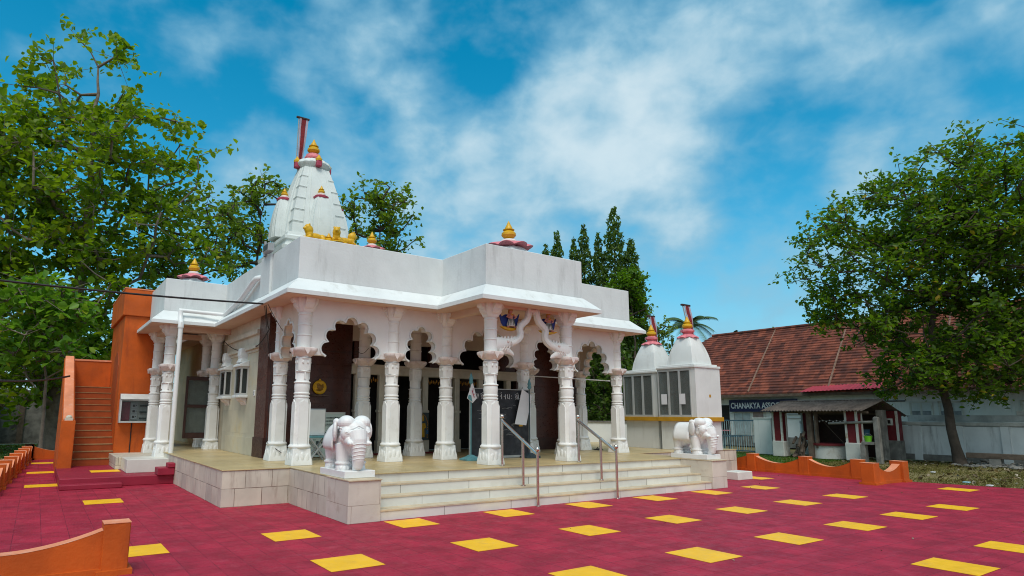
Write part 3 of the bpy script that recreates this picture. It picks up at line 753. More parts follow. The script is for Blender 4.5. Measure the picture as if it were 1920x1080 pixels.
# painted reliefs of a seated celestial figure in the porch spandrels
def relief(sg):
    """painted relief: small standing-seated dancer before a blue drape, on a narrow ochre ground"""
    cx = 4.655+sg*.52; y = 1.47; z = 3.34
    o = MB().prism([(cx-.27, z+.33), (cx-.20, z+.24), (cx-.10, z+.30), (cx+.10, z+.30), (cx+.20, z+.25), (cx+.27, z+.34), (cx+.20, z+.10), (cx+.14, z+.03), (cx-.14, z+.03), (cx-.21, z+.12)], XZ, y, y+.03).build('relief', BLUEPAINT, T)
    MB().prism([(cx-.26, z+.03), (cx-.18, z-.01), (cx-.06, z-.04), (cx+.06, z-.04), (cx+.18, z-.01), (cx+.26, z+.03), (cx+.16, z+.035), (cx, z+.02), (cx-.16, z+.035)], XZ, y-.05, y+.02).build('ground', GOLD, o, bevel=.008)
    f = MB()
    f.ell((cx, y-.04, z+.25), (.058, .045, .08)).ell((cx, y-.045, z+.355), (.040, .038, .046))
    f.tube([(cx-.05, y-.04, z+.30), (cx-.12, y-.07, z+.24), (cx-.05, y-.10, z+.21)], [.024, .019, .014], 8)
    f.tube([(cx+.05, y-.04, z+.30), (cx+.12, y-.07, z+.24), (cx+.05, y-.10, z+.21)], [.024, .019, .014], 8)
    f.tube([(cx-.05, y-.06, z+.08), (cx-.07, y-.06, z+.035), (cx-.11, y-.07, z+.025)], [.022, .018, .016], 8)
    f.tube([(cx+.05, y-.06, z+.08), (cx+.09, y-.06, z+.035), (cx+.13, y-.07, z+.025)], [.022, .018, .016], 8)
    f.build('figure', SKIN, o, smooth=True)
    MB().lathe(cx, y-.045, [(z+.05, .085), (z+.08, .09), (z+.13, .075), (z+.18, .058), (z+.20, .055)], 16).build('skirt', CLOTH, o, smooth=True)
    for q in range(7):
        a = -1.25+2.5*q/6
        MB().tube([(cx+.058*sin(a), y-.045-.060*cos(a), z+.19), (cx+.080*sin(a), y-.045-.080*cos(a), z+.12), (cx+.090*sin(a), y-.045-.090*cos(a), z+.06)], .008, 5).build('skirt_stripe', INK, o)
    MB().lathe(cx, y-.04, [(z+.375, .046), (z+.40, .05), (z+.43, .034), (z+.465, .008)], 12).ell((cx, y-.02, z+.36), (.052, .03, .05)).build('crown', OCHRE, o, smooth=True)
    MB().tube([(cx-.03, y-.09, z+.31), (cx, y-.095, z+.27), (cx+.03, y-.09, z+.31)], .008, 5).build('necklace', GOLD, o, smooth=True)
relief(-1); relief(1)

# ---- kalash (pot finial), lotus domes
def kalash(mb, x, y, z, s, vz=1.25):
    mb.lathe(x, y, [(z+(q-z)*vz, r) for q, r in [(z, .5*s), (z+.06*s, .62*s), (z+.12*s, .5*s), (z+.2*s, .42*s), (z+.32*s, .75*s), (z+.55*s, 1.0*s), (z+.8*s, .98*s), (z+1.0*s, .72*s),
                    (z+1.08*s, .55*s), (z+1.14*s, .78*s), (z+1.22*s, .80*s), (z+1.28*s, .55*s), (z+1.5*s, .48*s), (z+1.75*s, .30*s), (z+2.05*s, .14*s), (z+2.2*s, .04*s)]], 18)
    return mb
def lotus(mb, x, y, z, r, h, n=8):
    rs = []
    for t in range(6):
        q = t/5
        ring = []
        for i in range(n*6):
            a = 2*pi*i/(n*6)
            pet = abs(cos(a*n/2))
            rr = r*(1-.60*q**1.6)*(1+.20*pet*(1-q))
            ring.append((x+rr*cos(a), y+rr*sin(a), z+h*q+(.10*r*pet*(1-q))))
        rs.append(ring)
    return mb.rings(rs)
def roof_dome(x, y, zl, r, s, nm='roof_dome'):
    o = MB().loft(x, y, [(4.2, r*1.4, .05), (4.5, r*1.3, .05), (zl-.25, r*.9, .1), (zl-.10, r*.8, .15), (zl-.03, r*.7, .2)]).build(nm, WHITE, T, smooth=True)
    lotus(MB(), x, y, zl-.02, r, .14, 8).build('lotus', PINK, o, smooth=True)
    MB().lathe(x, y, [(zl+.06, r*.40), (zl+.14, r*.42), (zl+.18, r*.34)], 20).build('collar', PINKW, o, smooth=True)
    kalash(MB(), x, y, zl+.17, s).build('finial', GOLD, o, smooth=True)
roof_dome(4.6, 2.07, 5.28, .46, .165)
roof_dome(-.58, 9.67, 5.28, .36, .15)
roof_dome(4.66, 9.3, 6.84, .38, .16)

# ---- main spire
SX, SY = 4.57, 14.9
def section(w):
    q = [(-.90, .90), (-.56, .90), (-.56, .965), (-.40, .965), (-.40, 1.02), (.40, 1.02), (.40, .965), (.56, .965), (.56, .90)]
    ring = []
    for k in range(4):
        a = k*pi/2
        for p, d in q:
            x, y = p*w, -d*w
            ring.append((x*cos(a)-y*sin(a), x*sin(a)+y*cos(a)))
    return ring
def shikhara(mb, x, y, z0, z1, w, top=.46, pw=1.6, nz=16, sec=section):
    rs = []
    for i in range(nz+1):
        t = i/nz
        rs.append([(x+a, y+b, z0+(z1-z0)*t) for a, b in sec(w*(1-(1-top)*t**pw))])
    return mb.rings(rs)
sb = MB()
sb.loft(SX, SY, [(4.2, 1.62, .05), (7.3, 1.62, .05), (7.32, 1.5, .05), (7.55, 1.48, .05), (7.57, 1.56, .05), (7.7, 1.58, .05), (7.78, 1.40, .05), (7.98, 1.36, .05), (8.0, 1.44, .05), (8.12, 1.44, .05), (8.2, 1.30, .05), (8.32, 1.27, .05)])
sb.box(SX-1.1, SX+1.1, SY-1.9, SY-1.5, 4.2, 7.6)
spire = sb.build('spire', SPIREW, T)
bodyw = 1.22
Zb, Zt = 8.3, 11.32
bo = shikhara(MB(), SX, SY, Zb, Zt, bodyw).build('tower', SPIREW, spire)
for i in range(1, 6):
    t = i/6
    w = bodyw*(1-.54*t**1.6); z = Zb+(Zt-Zb)*t
    for sx in (-1, 1):
        for sy in (-1, 1):
            rb = MB()
            for hw_, za_, zb_ in ((.170, z-.012, z+.012), (.165, z+.012, z+.028), (.182, z+.028, z+.048)):
                rb.box(SX+sx*w*.74-w*hw_, SX+sx*w*.74+w*hw_, SY+sy*w*.74-w*hw_, SY+sy*w*.74+w*hw_, za_, zb_)
            rb.build('corner_ledge', SPIREW, spire)
for dx, dy in ((0, -1), (-1, 0), (1, 0), (0, 1)):
    x, y = SX+dx*1.10, SY+dy*1.10
    us = shikhara(MB(), x, y, 8.28, 9.86, .47, .50, 2.2, 12).build('sub_spire', SPIREW, spire)
    MB().lathe(x, y, [(9.84, .22), (9.87, .28), (9.93, .29), (9.97, .24), (10.0, .15)], 18, 9, .05).build('collar', DKPINK, us, smooth=True)
    MB().lathe(x, y, [(9.98, .17), (10.04, .17), (10.08, .12)], 16).build('neck', PINKW, us, smooth=True)
    kalash(MB(), x, y, 10.04, .135).build('finial', GOLD, us, smooth=True)
am = MB().lathe(SX, SY, [(11.30, .50), (11.36, .56), (11.44, .66), (11.54, .70), (11.64, .66), (11.72, .54), (11.76, .42)], 64, 16, .03).build('amalaka', SPIREW, spire, smooth=True)
lotus(MB(), SX, SY, 11.74, .42, .12, 10).lathe(SX, SY, [(11.82, .34), (11.9, .36), (11.96, .30), (12.05, .28), (12.1, .18)], 24, 12, .04).build('lotus', PINK, spire, smooth=True)
kalash(MB(), SX, SY, 12.06, .25).build('finial', GOLD, spire, smooth=True)
for dx, dy in ((0, -1), (-1, 0), (1, 0), (0, 1)):
    hd_ = MB().box(SX+dx*.66-.11, SX+dx*.66+.11, SY+dy*.66-.11, SY+dy*.66+.11, 11.34, 11.6).build('guardian_head', DKPINK, am, bevel=.04, seg=2)
    MB().lathe(SX+dx*.66, SY+dy*.66, [(11.58, .13), (11.66, .14), (11.75, .07), (11.84, .02)], 12).build('cap', GOLD, hd_, smooth=True)

# ------------------------------------------------------------------ remeshed statues
def blobs_to_mesh(mb, voxel, name, smooth_it=4):
    me = bpy.data.meshes.new(name); me.from_pydata(mb.v, [], mb.f)
    o = bpy.data.objects.new(name, me); COL.objects.link(o)
    md = o.modifiers.new('r', 'REMESH'); md.mode = 'VOXEL'; md.voxel_size = voxel
    sm = o.modifiers.new('s', 'SMOOTH'); sm.iterations = smooth_it; sm.factor = .5
    dg = bpy.context.evaluated_depsgraph_get()
    m2 = bpy.data.meshes.new_from_object(o.evaluated_get(dg))
    bpy.data.objects.remove(o); bpy.data.meshes.remove(me)
    m2.polygons.foreach_set('use_smooth', [True]*len(m2.polygons))
    m2.name = name
    return m2
def from_mesh(name, me, mt, parent, loc, rz=0):
    o = bpy.data.objects.new(name, me); COL.objects.link(o)
    if not me.materials: me.materials.append(mt)
    o.parent = parent; o.location = loc; o.rotation_euler.z = rz
    return o
def elephant_parts():
    b = MB()
    b.ell((0, .10, .45), (.225, .34, .245)).ell((0, .26, .42), (.215, .20, .26)).ell((0, -.12, .43), (.20, .2, .25))
    for sx in (-1, 1):
        b.tube([(sx*.13, -.18, 0), (sx*.13, -.18, .05), (sx*.13, -.17, .11), (sx*.13, -.15, .40)], [.112, .108, .094, .115], 16)
        b.tube([(sx*.13, .32, 0), (sx*.13, .32, .05), (sx*.13, .33, .13), (sx*.125, .30, .40)], [.108, .105, .092, .14], 16)
        for q_ in (-.055, 0, .055):
            b.ell((sx*.13+q_, -.285+abs(q_)*.35, .03), (.024, .022, .03), n=10, m=8)
            b.ell((sx*.13+q_, .215+abs(q_)*.35, .03), (.024, .022, .03), n=10, m=8)
        b.ell((sx*.125, -.275, .715), (.135, .155, .115)).ell((sx*.145, -.37, .555), (.10, .10, .115))
        b.ell((sx*.135, -.41, .45), (.065, .08, .08))
        b.tube([(sx*.125, -.44, .44), (sx*.15, -.52, .405), (sx*.165, -.575, .415)], [.050, .040, .020], 10)
        b.ell((sx*.265, -.16, .59), (.04, .115, .165), Matrix.Rotation(sx*.35, 3, 'Z').to_quaternion())
        b.ell((sx*.25, -.17, .73), (.05, .075, .055))
        b.ell((sx*.19, -.435, .575), (.020, .022, .014))
    b.ell((0, -.28, .55), (.225, .19, .21)).ell((0, -.37, .63), (.17, .11, .11))
    b.tube([(0, -.41, .56), (0, -.475, .44), (0, -.495, .30), (0, -.495, .16), (0, -.475, .07), (0, -.43, .035), (.02, -.39, .05)], [.155, .13, .11, .092, .08, .066, .05], 16)
    b.tube([(.05, .46, .5), (.06, .51, .36), (.05, .50, .2)], [.03, .022, .03], 8)
    # saddle cloth: shell round the barrel, flaring at its hem
    ey = []
    for sx in (-1, 1):
        for dz in (.012, -.012):
            ey.append(MB().tube([(sx*.150, -.478, .56), (sx*.185, -.463, .572+dz), (sx*.215, -.428, .57), (sx*.235, -.39, .562)], [.004, .008, .008, .003], 6))
    for zc, yc, rc in ((.40, -.487, .118), (.345, -.496, .112), (.29, -.497, .106), (.235, -.497, .10), (.18, -.496, .094)):
        ey.append(MB().tube([(rc*1.02*sin(t_), yc-rc*1.02*cos(t_)+.002, zc+.012*cos(2*t_)) for t_ in [radians(-80+160*i/14) for i in range(15)]], .006, 6))
    cl = MB(); rs = []
    for j in range(9):
        y = -.08+.055*j*1.0
        ring = []
        for i in range(25):
            a = radians(-120+240*i/24)
            rr = 1.03+.20*max(0, abs(a)-1.2)/.7
            ring.append((.240*sin(a)*rr, y, .45+.262*cos(a)*rr*(1.0 if cos(a) > 0 else .85)))
        rs.append(ring)
    n = 25
    vs = [p for r in rs for p in r]; fs = []
    for k in range(8):
        for i in range(24): fs.append((k*n+i, k*n+i+1, (k+1)*n+i+1, (k+1)*n+i))
    cl.add(vs, fs)
    hb = MB()
    for dz in (0, -.035):
        hb.tube([(-.245, -.32, .64+dz), (-.17, -.415, .615+dz), (-.08, -.462, .635+dz), (0, -.472, .675+dz), (.08, -.462, .635+dz), (.17, -.415, .615+dz), (.245, -.32, .64+dz)], .013, 8)
    for k in range(3):
        hb.tube([(.215*sin(t), -.25-.05*k+.10*(1-cos(t))*.3-.06*abs(sin(t*.5)), .52-.25*(1-cos(t))/2+.1) for t in [radians(-150+300*i/20) for i in range(21)]], .014, 6)
    an = []
    for x, y in ((-.13, -.175), (.13, -.175), (-.13, .325), (.13, .325)):
        an.append(MB().lathe(x, y, [(.085, .10), (.09, .116), (.105, .12), (.12, .116), (.125, .10)], 20))
    return b, cl, hb, an, ey
eb, ec, eh, ea, eye = elephant_parts()
EM = blobs_to_mesh(eb, .0085, 'body', 4)
def elephant(x, y, rz, label, first=None):
    t = thing('elephant_statue', label, 'statue', (x, y, .618), 'painted elephant statues on the step pedestals')
    if first is None:
        MB().box(-.25, .25, -.52, .46, 0, .105).build('slab', STATUE, t, loc=(0, 0, 0), keep=True, bevel=.006)
        bd = from_mesh('body', EM, STATUE, t, (0, 0, .10), rz)
        c = ec.build('saddle_cloth', STATUE, t, loc=(0, 0, .10), keep=True, smooth=True); c.rotation_euler.z = rz
        md = c.modifiers.new('t', 'SOLIDIFY'); md.thickness = .02
        eh.build('harness', STATUE, t, loc=(0, 0, .10), keep=True, smooth=True).rotation_euler.z = rz
        for i_, a_ in enumerate(eye): a_.build('eyelid' if i_ < 4 else 'trunk_fold', STATUE, t, loc=(0, 0, .10), keep=True, smooth=True).rotation_euler.z = rz
        for a_ in ea: a_.build('anklet', STATUE, t, loc=(0, 0, .10), keep=True, smooth=True).rotation_euler.z = rz
    else:
        for ch in first.children:
            d = ch.copy(); COL.objects.link(d); d.parent = t; d.rotation_euler.z = rz if ch.name.split('.')[0] != 'slab' else 0
    return t
e1 = elephant(.275, .74, radians(-3), 'white elephant statue left of the steps, seen almost head on')
e2 = elephant(8.93, .66, radians(0), 'white elephant statue right of the steps, showing its flank', e1)

# lions on the roof
def lion_mesh():
    b = MB()
    b.ell((.05, 0, .15), (.30, .12, .13)).ell((.27, 0, .14), (.13, .15, .14)).ell((-.2, 0, .2), (.12, .13, .16))
    b.ell((-.26, 0, .40), (.12, .12, .13)).ell((-.22, 0, .34), (.15, .14, .16)).ell((-.36, 0, .37), (.07, .065, .055))
    for s in (-1, 1):
        b.tube([(-.2, s*.1, .12), (-.34, s*.11, .05), (-.46, s*.11, .04)], [.06, .045, .045], 8)
        b.tube([(.28, s*.13, .1), (.18, s*.16, .05), (.06, s*.16, .04)], [.07, .05, .04], 8)
        b.ell((-.25, s*.09, .50), (.03, .03, .045))
    b.tube([(.38, .03, .12), (.42, .1, .08), (.34, .2, .05), (.2, .22, .06)], [.03, .025, .022, .035], 8)
    return blobs_to_mesh(b, .014, 'body', 3)
LM = lion_mesh()
for (x, y, z, rz, sc, lab) in ((3.92, 12.55, 7.72, radians(10), 1.12, 'yellow reclining lion figure at the left end of the spire ledge, facing left'),
                               (4.75, 12.55, 7.76, radians(70), 1.1, 'yellow lion figure beside the pot finial below the spire, facing the viewer'),
                               (5.16, 12.6, 7.76, radians(185), 1.1, 'yellow reclining lion figure at the right end of the spire ledge, facing right')):
    t = thing('lion_statue', lab, 'statue', (x, y, z), 'yellow lion figures below the spire')
    t.rotation_euler.z = rz; t.scale = (sc, sc, sc)
    b = from_mesh('body', LM, GOLD, t, (0, 0, .03))
    MB().box(-.48, .42, -.2, .26, 0, .035).build('plinth', GOLD, t, loc=(0, 0, 0), keep=True)
kp = kalash(MB(), 4.44, 12.5, 7.74, .17, 1.1).build('pot_finial', GOLD, smooth=True)
tag(kp, 'yellow pot shaped finial standing between the lion figures', 'finial')
MB().box(3.3, 5.8, 12.1, 13.2, 4.2, 7.70).build('lion_ledge', WHITE, T)

# flags
def flag(base, topp, label, w, thing_cat='flag'):
    t = thing('temple_flag', label, thing_cat, base)
    bx, by, bz = base; tx, ty, tz = topp
    MB().tube([base, topp], .03*w, 8).build('pole', GREY, t)
    MB().box(tx-.12*w, tx+.55*w, ty-.06*w, ty+.06*w, tz, tz+.09*w).build('top_bar', DARKWOOD, t, bevel=.01)
    n = 8; vs = []; fs = []
    mbs = []
    for j, (a0, a1, mt, nm) in enumerate(((.02, .11, LILAC, 'banner_edge'), (.11, .36, RUST, 'banner'), (.36, .48, LILAC, 'banner_edge'))):
        vs = []; fs = []
        for i in range(n+1):
            q = i/n
            x = tx+(bx-tx)*q*1.0; y = ty+(by-ty)*q; z = tz+(bz+.05-tz)*q
            sway = .03*w*sin(q*7+j)
            kx = 1-.45*q
            for a in (a0, a1):
                vs.append((x+a*w*kx+.02, y-.03+sway, z))
        for i in range(n): fs.append((2*i, 2*i+1, 2*i+3, 2*i+2))
        o = MB().add(vs, fs).build(nm, mt, t)
        md = o.modifiers.new('t', 'SOLIDIFY'); md.thickness = .012
    return t
flag((4.10, 15.6, 11.75), (4.12, 15.6, 13.85), 'tall folded red and white flag on the main spire', .82)

# floodlight on the parapet
t = thing('floodlight', 'grey floodlight standing on the left parapet', 'floodlight', (.0, 4.6, 4.96))
MB().box(-.10, .04, 4.36, 4.72, 5.0, 5.18).build('lamp_housing', GREY, t, bevel=.01)
MB().box(-.106, -.10, 4.39, 4.69, 5.03, 5.15).build('lens', GLASSC, t)
MB().tube([(-.03, 4.8, 4.96), (-.03, 4.8, 5.3)], .03, 8).box(-.05, 0, 4.72, 4.86, 4.96, 5.06).build('bracket', GREY, t)

# rain pipes
t = thing('rain_pipe', 'white vertical rain pipe in front of the side porch column', 'pipe', (-1.08, 8.02, .34))
MB().tube([(-1.08, 8.02, .34), (-1.08, 8.02, 3.72)], .055, 12).build('downpipe', PVC, t, smooth=True)
MB().tube([(-1.08, 8.02, 3.66), (-1.08, 8.02, 3.78), (-1.08, 8.10, 3.86), (-1.08, 8.18, 3.98), (-1.08, 8.18, 4.12)], [.07, .07, .06, .06, .06], 12).build('elbow', PVC, t, smooth=True)
MB().tube([(-1.12, 8.22, 4.13), (-.6, 8.22, 4.12), (.0, 8.1, 4.10), (.0, 8.0, 4.1)], .05, 12).build('cross_pipe', PVC, t, smooth=True)
t = thing('overflow_pipe', 'white pipe running up the left parapet wall', 'pipe', (-.05, 6.9, 4.0))
MB().tube([(-.04, 8.0, 4.08), (-.05, 6.4, 4.28), (-.05, 5.5, 4.52), (-.04, 5.3, 4.56), (.06, 5.2, 4.57)], .065, 12).build('pipe_run', PVC, t, smooth=True)
MB().tube([(-.02, 7.2, 4.22), (-.02, 7.2, 4.34)], .04, 8).build('stub', PVC, t)

# handrails
for i, (x, lab) in enumerate(((3.55, 'steel handrail on the steps nearer the left elephant'), (5.55, 'steel handrail on the steps nearer the right elephant'))):
    t = thing('handrail', lab, 'handrail', (x, .4, 0), 'steel handrails on the front steps')
    for y0, z0, z1, nm in ((.98, FL, 1.50, 1), (.36, .31, 1.15, 0), (-.04, .0, .93, 1)):
        p = MB().tube([(x, y0, z0), (x, y0, z1)], .026, 12).build('post', STEEL, t, smooth=True)
        MB().lathe(x, y0, [(z0, .05), (z0+.012, .05), (z0+.02, .03)], 14).build('foot', STEEL, p)
        if nm:
            MB().ell((x, y0, z1+.045), (.042, .042, .046)).build('ball', STEEL, p, smooth=True)
    MB().tube([(x, .98, 1.47), (x, -.04, .89)], .03, 12).build('rail', STEEL, t, smooth=True)

# ---- things on the veranda
# chalkboard with chalked greeting
t = thing('chalkboard', 'large dusty chalkboard with chalk writing leaning behind the porch columns', 'chalkboard', (4.8, 2.7, FL))
B0, B1 = 4.02, 5.64
MB().box(B0, B1, 2.69, 2.72, .68, 2.14).build('slate', BOARD, t)
MB().box(B0-.02, B0, 2.67, 2.74, .63, 2.16).box(B1, B1+.02, 2.67, 2.74, .63, 2.16).box(B0, B1, 2.67, 2.74, .63, .68).box(B0, B1, 2.67, 2.74, 2.14, 2.16).build('frame', GREY, t)
for xa_ in (B0+.1, B1-.2): MB().box(xa_, xa_+.1, 2.6, 2.85, FL, .64).build('foot', WOOD, t)
ck = MB()
def stroke(pts, x, z, s):
    ck.tube([(x+p*s, 2.687, z+q*s) for p, q in pts], .009, 5)
glyphs = [[[(0, 0), (.2, .7), (.05, 1)], [(.3, 0), (.5, .7), (.35, 1)]],
          [[(0, .9), (.3, 1), (.4, .7), (.1, .5), (.4, .3), (.2, 0)], [(.6, 1), (.6, 0)], [(.6, .5), (.9, .2)], [(.5, 1.2), (.8, 1.35), (.9, 1.0), (.9, 0)]],
          [[(0, 1), (0, 0)]], [[(.0, .5), (.25, .9), (.5, .5), (.25, .1), (0, .5)], [(.55, 1), (.55, 0)]],
          [[(0, 1), (.0, .2), (.4, .2)], [(.5, 1), (.5, 0)]], [[(.1, 0), (.1, .9), (.3, 1.3), (.5, 1.1)]],
          [[(0, .6), (.3, .6), (.4, .9)], [(.45, 1), (.45, 0)], [(.2, 1.2), (.45, 1.3)]],
          [[(0, .6), (.4, .6)], [(.45, 1), (.45, 0)]], [[(0, 1), (0, .2), (.4, .2)], [(.5, 1), (.5, 0)]], [[(0, .2), (.15, .2)], [(0, .7), (.15, .7)]]]
gx = B0+.14
for k in range(14):
    gph = glyphs[k if k < len(glyphs) else (k*3+1) % len(glyphs)]
    ck = MB()
    for st_ in gph: stroke(st_, gx, 1.93, .11)
    ck.build('chalk_letter', CHALK, t)
    gx += .108
rr_ = random.Random(3)
for k in range(26):
    fn = MB()
    x = B0+.15+rr_.random()*1.2; z = 1.0+rr_.random()*.8; l = .05+.2*rr_.random()
    fn.tube([(x, 2.688, z), (x+l*.5, 2.688, z+.008), (x+l, 2.688, z-.006)], .0035, 4)
    fn.build('faint_scribble', GREY, t)
# tilted white board
t = thing('tilted_board', 'white cut sheet hanging at a slant on the right end of the chalkboard', 'board', (5.4, 2.6, 1.4))
MB().prism([(5.39, 2.17), (5.68, 2.01), (5.50, 1.345), (5.17, 1.375)], XZ, 2.60, 2.61).build('sheet', PAPER, t)
MB().box(5.29, 5.40, 2.60, 2.605, 1.325, 1.342).build('tape', YEL, t)
MB().tube([(5.40, 2.605, 2.15), (5.42, 2.62, 2.22), (5.44, 2.68, 2.17)], .006, 5).build('string', GREY, t)
# two pennant stands
def pennant(x, y, lab, mt, h=1.72, cloth=True):
    t = thing('pennant_stand', lab, 'flag stand', (x, y, FL), 'flag stands on the veranda')
    MB().loft(x, y, [(FL, .20, .06), (FL+.03, .20, .06), (FL+.07, .10, .03), (FL+.11, .04, .01)]).build('base', mt, t)
    MB().tube([(x, y, FL+.08), (x, y, FL+h)], .013, 8).build('pole', mt, t)
    MB().lathe(x, y, [(FL+h-.12, .02), (FL+h-.08, .05), (FL+h-.03, .035), (FL+h, .045), (FL+h+.05, .03), (FL+h+.14, .003)], 10).build('spearhead', TEAL, t, smooth=True)
    if cloth:
        o = MB().prism([(x, FL+h-.1), (x+.03, FL+h-.1), (x+.13, FL+h-.42), (x+.02, FL+h-.52), (x-.12, FL+h-.42)], XZ, y-.03, y-.018).build('pennant', PAPER, t)
        MB().prism([(x-.11, FL+h-.42), (x+.01, FL+h-.50), (x-.02, FL+h-.36), (x-.085, FL+h-.34)], XZ, y-.036, y-.032).build('pennant_corner', TEAL, o)
        MB().tube([(x+.0, y-.036, FL+h-.25), (x+.06, y-.036, FL+h-.4)], .008, 5).tube([(x+.03, y-.036, FL+h-.2), (x+.02, y-.036, FL+h-.33), (x+.07, y-.036, FL+h-.33)], .006, 5).build('pennant_mark', DKPINK, o)
pennant(3.90, 2.52, 'teal flag stand with a furled white pennant left of the chalkboard', TEAL)
pennant(5.56, 2.55, 'dark flag stand half hidden behind the slanted white sheet', mat('dark_teal', (.03, .05, .06), .5), 1.66, False)
# table with cloth, folded
t = thing('folding_table', 'folding table with teal top and crossed legs behind the left columns', 'table', (1.0, 4.0, FL))
MB().box(.62, 1.30, 3.88, 4.12, 1.08, 1.12).build('table_top', TEAL, t, bevel=.006)
for s in (0, 1):
    MB().tube([(.85, 3.9+.2*s, FL), (1.22, 3.9+.2*s, 1.08)], .02, 8).build('leg', GREY, t)
    MB().tube([(1.22, 3.9+.2*s, FL), (.85, 3.9+.2*s, 1.08)], .02, 8).build('leg', GREY, t)
t = thing('cloth_screen', 'white cloth covered frame standing on the folding table', 'screen', (.9, 4.05, 1.12))
MB().box(.60, 1.20, 4.0, 4.06, 1.125, 1.66).build('cloth', CLOTH, t, bevel=.012)
MB().box(.58, 1.23, 4.062, 4.09, 1.125, 1.68).build('frame', GREY, t)
# notice board
t = thing('notice_board', 'pale green printed notice board leaning on the maroon wall behind the elephant', 'notice board', (1.65, 4.7, FL))
MB().box(1.15, 1.94, 4.74, 4.77, .64, 1.58).build('sheet', NOTICE, t)
MB().box(1.13, 1.96, 4.72, 4.74, 1.58, 1.61).box(1.13, 1.15, 4.72, 4.78, .63, 1.58).box(1.94, 1.96, 4.72, 4.78, .63, 1.58).build('frame', ALU, t)
rr_ = random.Random(11)
for z, h, x0, x1 in ((1.47, .035, 1.2, 1.9), (1.40, .035, 1.24, 1.86), (1.335, .022, 1.3, 1.8), (1.30, .022, 1.38, 1.72), (1.16, .014, 1.2, 1.3), (1.16, .014, 1.5, 1.62), (1.1, .014, 1.2, 1.32), (1.04, .014, 1.5, 1.6), (1.0, .014, 1.2, 1.28)):
    x = x0; lines = MB()
    while x < x1:
        w = .012+.02*rr_.random(); lines.box(x, x+w, 4.736, 4.7395, z, z+h*(.7+.3*rr_.random())); x += w+.008
    lines.build('print_line', INK, t)
lines = MB().box(1.3, 1.36, 4.736, 4.7395, .80, .98).box(1.42, 1.5, 4.736, 4.7395, .84, .97).box(1.27, 1.45, 4.736, 4.7395, .68, .75)
lines.build('print_picture', INK, t)
tag(MB().box(1.95, 2.05, 4.66, 4.70, .63, .8).prism([(1.78, .64), (2.02, .64), (1.9, .84)], XZ, 4.55, 4.64).build('red_cloth', CRIM, bevel=.01), 'crumpled bright red cloth on the floor behind the elephant', 'cloth')
# brass medallion on its shelf
t = thing('medallion', 'round golden medallion on a small shelf on the maroon wall', 'medallion', (1.46, BY, 2.0))
disc = MB().prism([(1.46+.16*cos(a*pi/16), 2.17+.16*sin(a*pi/16)) for a in range(32)], XZ, 5.06, 5.085).build('disc', GOLD, t)
ri = MB().tube([(1.46+.145*cos(a*pi/16), 5.058, 2.17+.145*sin(a*pi/16)) for a in range(33)], .014, 6)
ri.build('rim', GOLD, disc, smooth=True)
MB().ell((1.46, 5.055, 2.17), (.085, .02, .06), Matrix.Rotation(.7, 3, 'Y').to_quaternion()).ell((1.42, 5.05, 2.23), (.04, .02, .03)).tube([(1.38, 5.05, 2.11), (1.46, 5.045, 2.10), (1.53, 5.05, 2.17), (1.52, 5.05, 2.24)], .018, 6).build('emblem', mat('dark_brass', (.25, .12, .01), .4, .2, 10), disc, smooth=True)
MB().ell((1.46, 5.07, 2.345), (.02, .012, .02)).build('hook', GOLD, disc)
MB().box(1.26, 1.66, 4.98, BY, 1.975, 1.99).build('shelf', WOOD, t)
# painted glass panel between pilasters
t = thing('painted_panel', 'small dark panel painted with a standing golden figure between the pilasters', 'painting', (4.15, BY, 1.2))
MB().box(3.98, 4.33, 5.0, 5.02, .95, 1.62).build('panel', INK, t)
q = MB().tube([(4.155, 4.995, 1.02), (4.155, 4.995, 1.2), (4.155, 4.995, 1.36)], [.055, .045, .055], 8).ell((4.155, 4.99, 1.45), (.035, .02, .045)).tube([(4.10, 4.99, 1.36), (4.08, 4.985, 1.26), (4.155, 4.98, 1.22)], .016, 6).tube([(4.21, 4.99, 1.36), (4.23, 4.985, 1.26), (4.155, 4.98, 1.22)], .016, 6)
q.lathe(4.155, 4.99, [(1.48, .03), (1.53, .02), (1.57, .005)], 8)
q.build('figure', GOLD, t, smooth=True)
st_ = MB().tube([(4.0, 4.995, 1.35), (4.07, 4.995, 1.52), (4.155, 4.995, 1.6), (4.24, 4.995, 1.52), (4.31, 4.995, 1.35)], .008, 5)
for k in range(6):
    for s in (-1, 1):
        st_.box(4.155+s*.14-.012, 4.155+s*.14+.012, 4.995, 4.999, 1.0+k*.06, 1.03+k*.06)
st_.build('border', OCHRE, t)
MB().box(3.99, 4.04, 4.995, 4.999, .97, 1.1).box(4.27, 4.32, 4.995, 4.999, 1.1, 1.2).build('blue_patch', mat('bright_blue', (.02, .16, .4), .4), t)
# socket box on side wall
t = thing('switch_box', 'small white switch box on the marble side wall', 'switch', (.27, 6.05, 1.9))
MB().box(.255, .28, 6.0, 6.1, 1.97, 2.10).build('plate', PVC, t, bevel=.005)
MB().box(.25, .255, 6.02, 6.05, 2.03, 2.08).box(.25, .255, 6.06, 6.085, 1.99, 2.02).build('socket', BLACK, t)
# sandals
t = thing('sandals', 'pair of dark sandals on the floor by the right end columns', 'sandals', (9.35, 4.1, FL))
for dx in (0, .13):
    s_ = MB().ell((9.3+dx, 4.1, FL+.015), (.05, .13, .015)).build('sole', BLACK, t)
    MB().tube([(9.25+dx, 4.08, FL+.02), (9.3+dx, 4.05, FL+.075), (9.35+dx, 4.08, FL+.02)], .014, 6).build('strap', BLACK, s_)
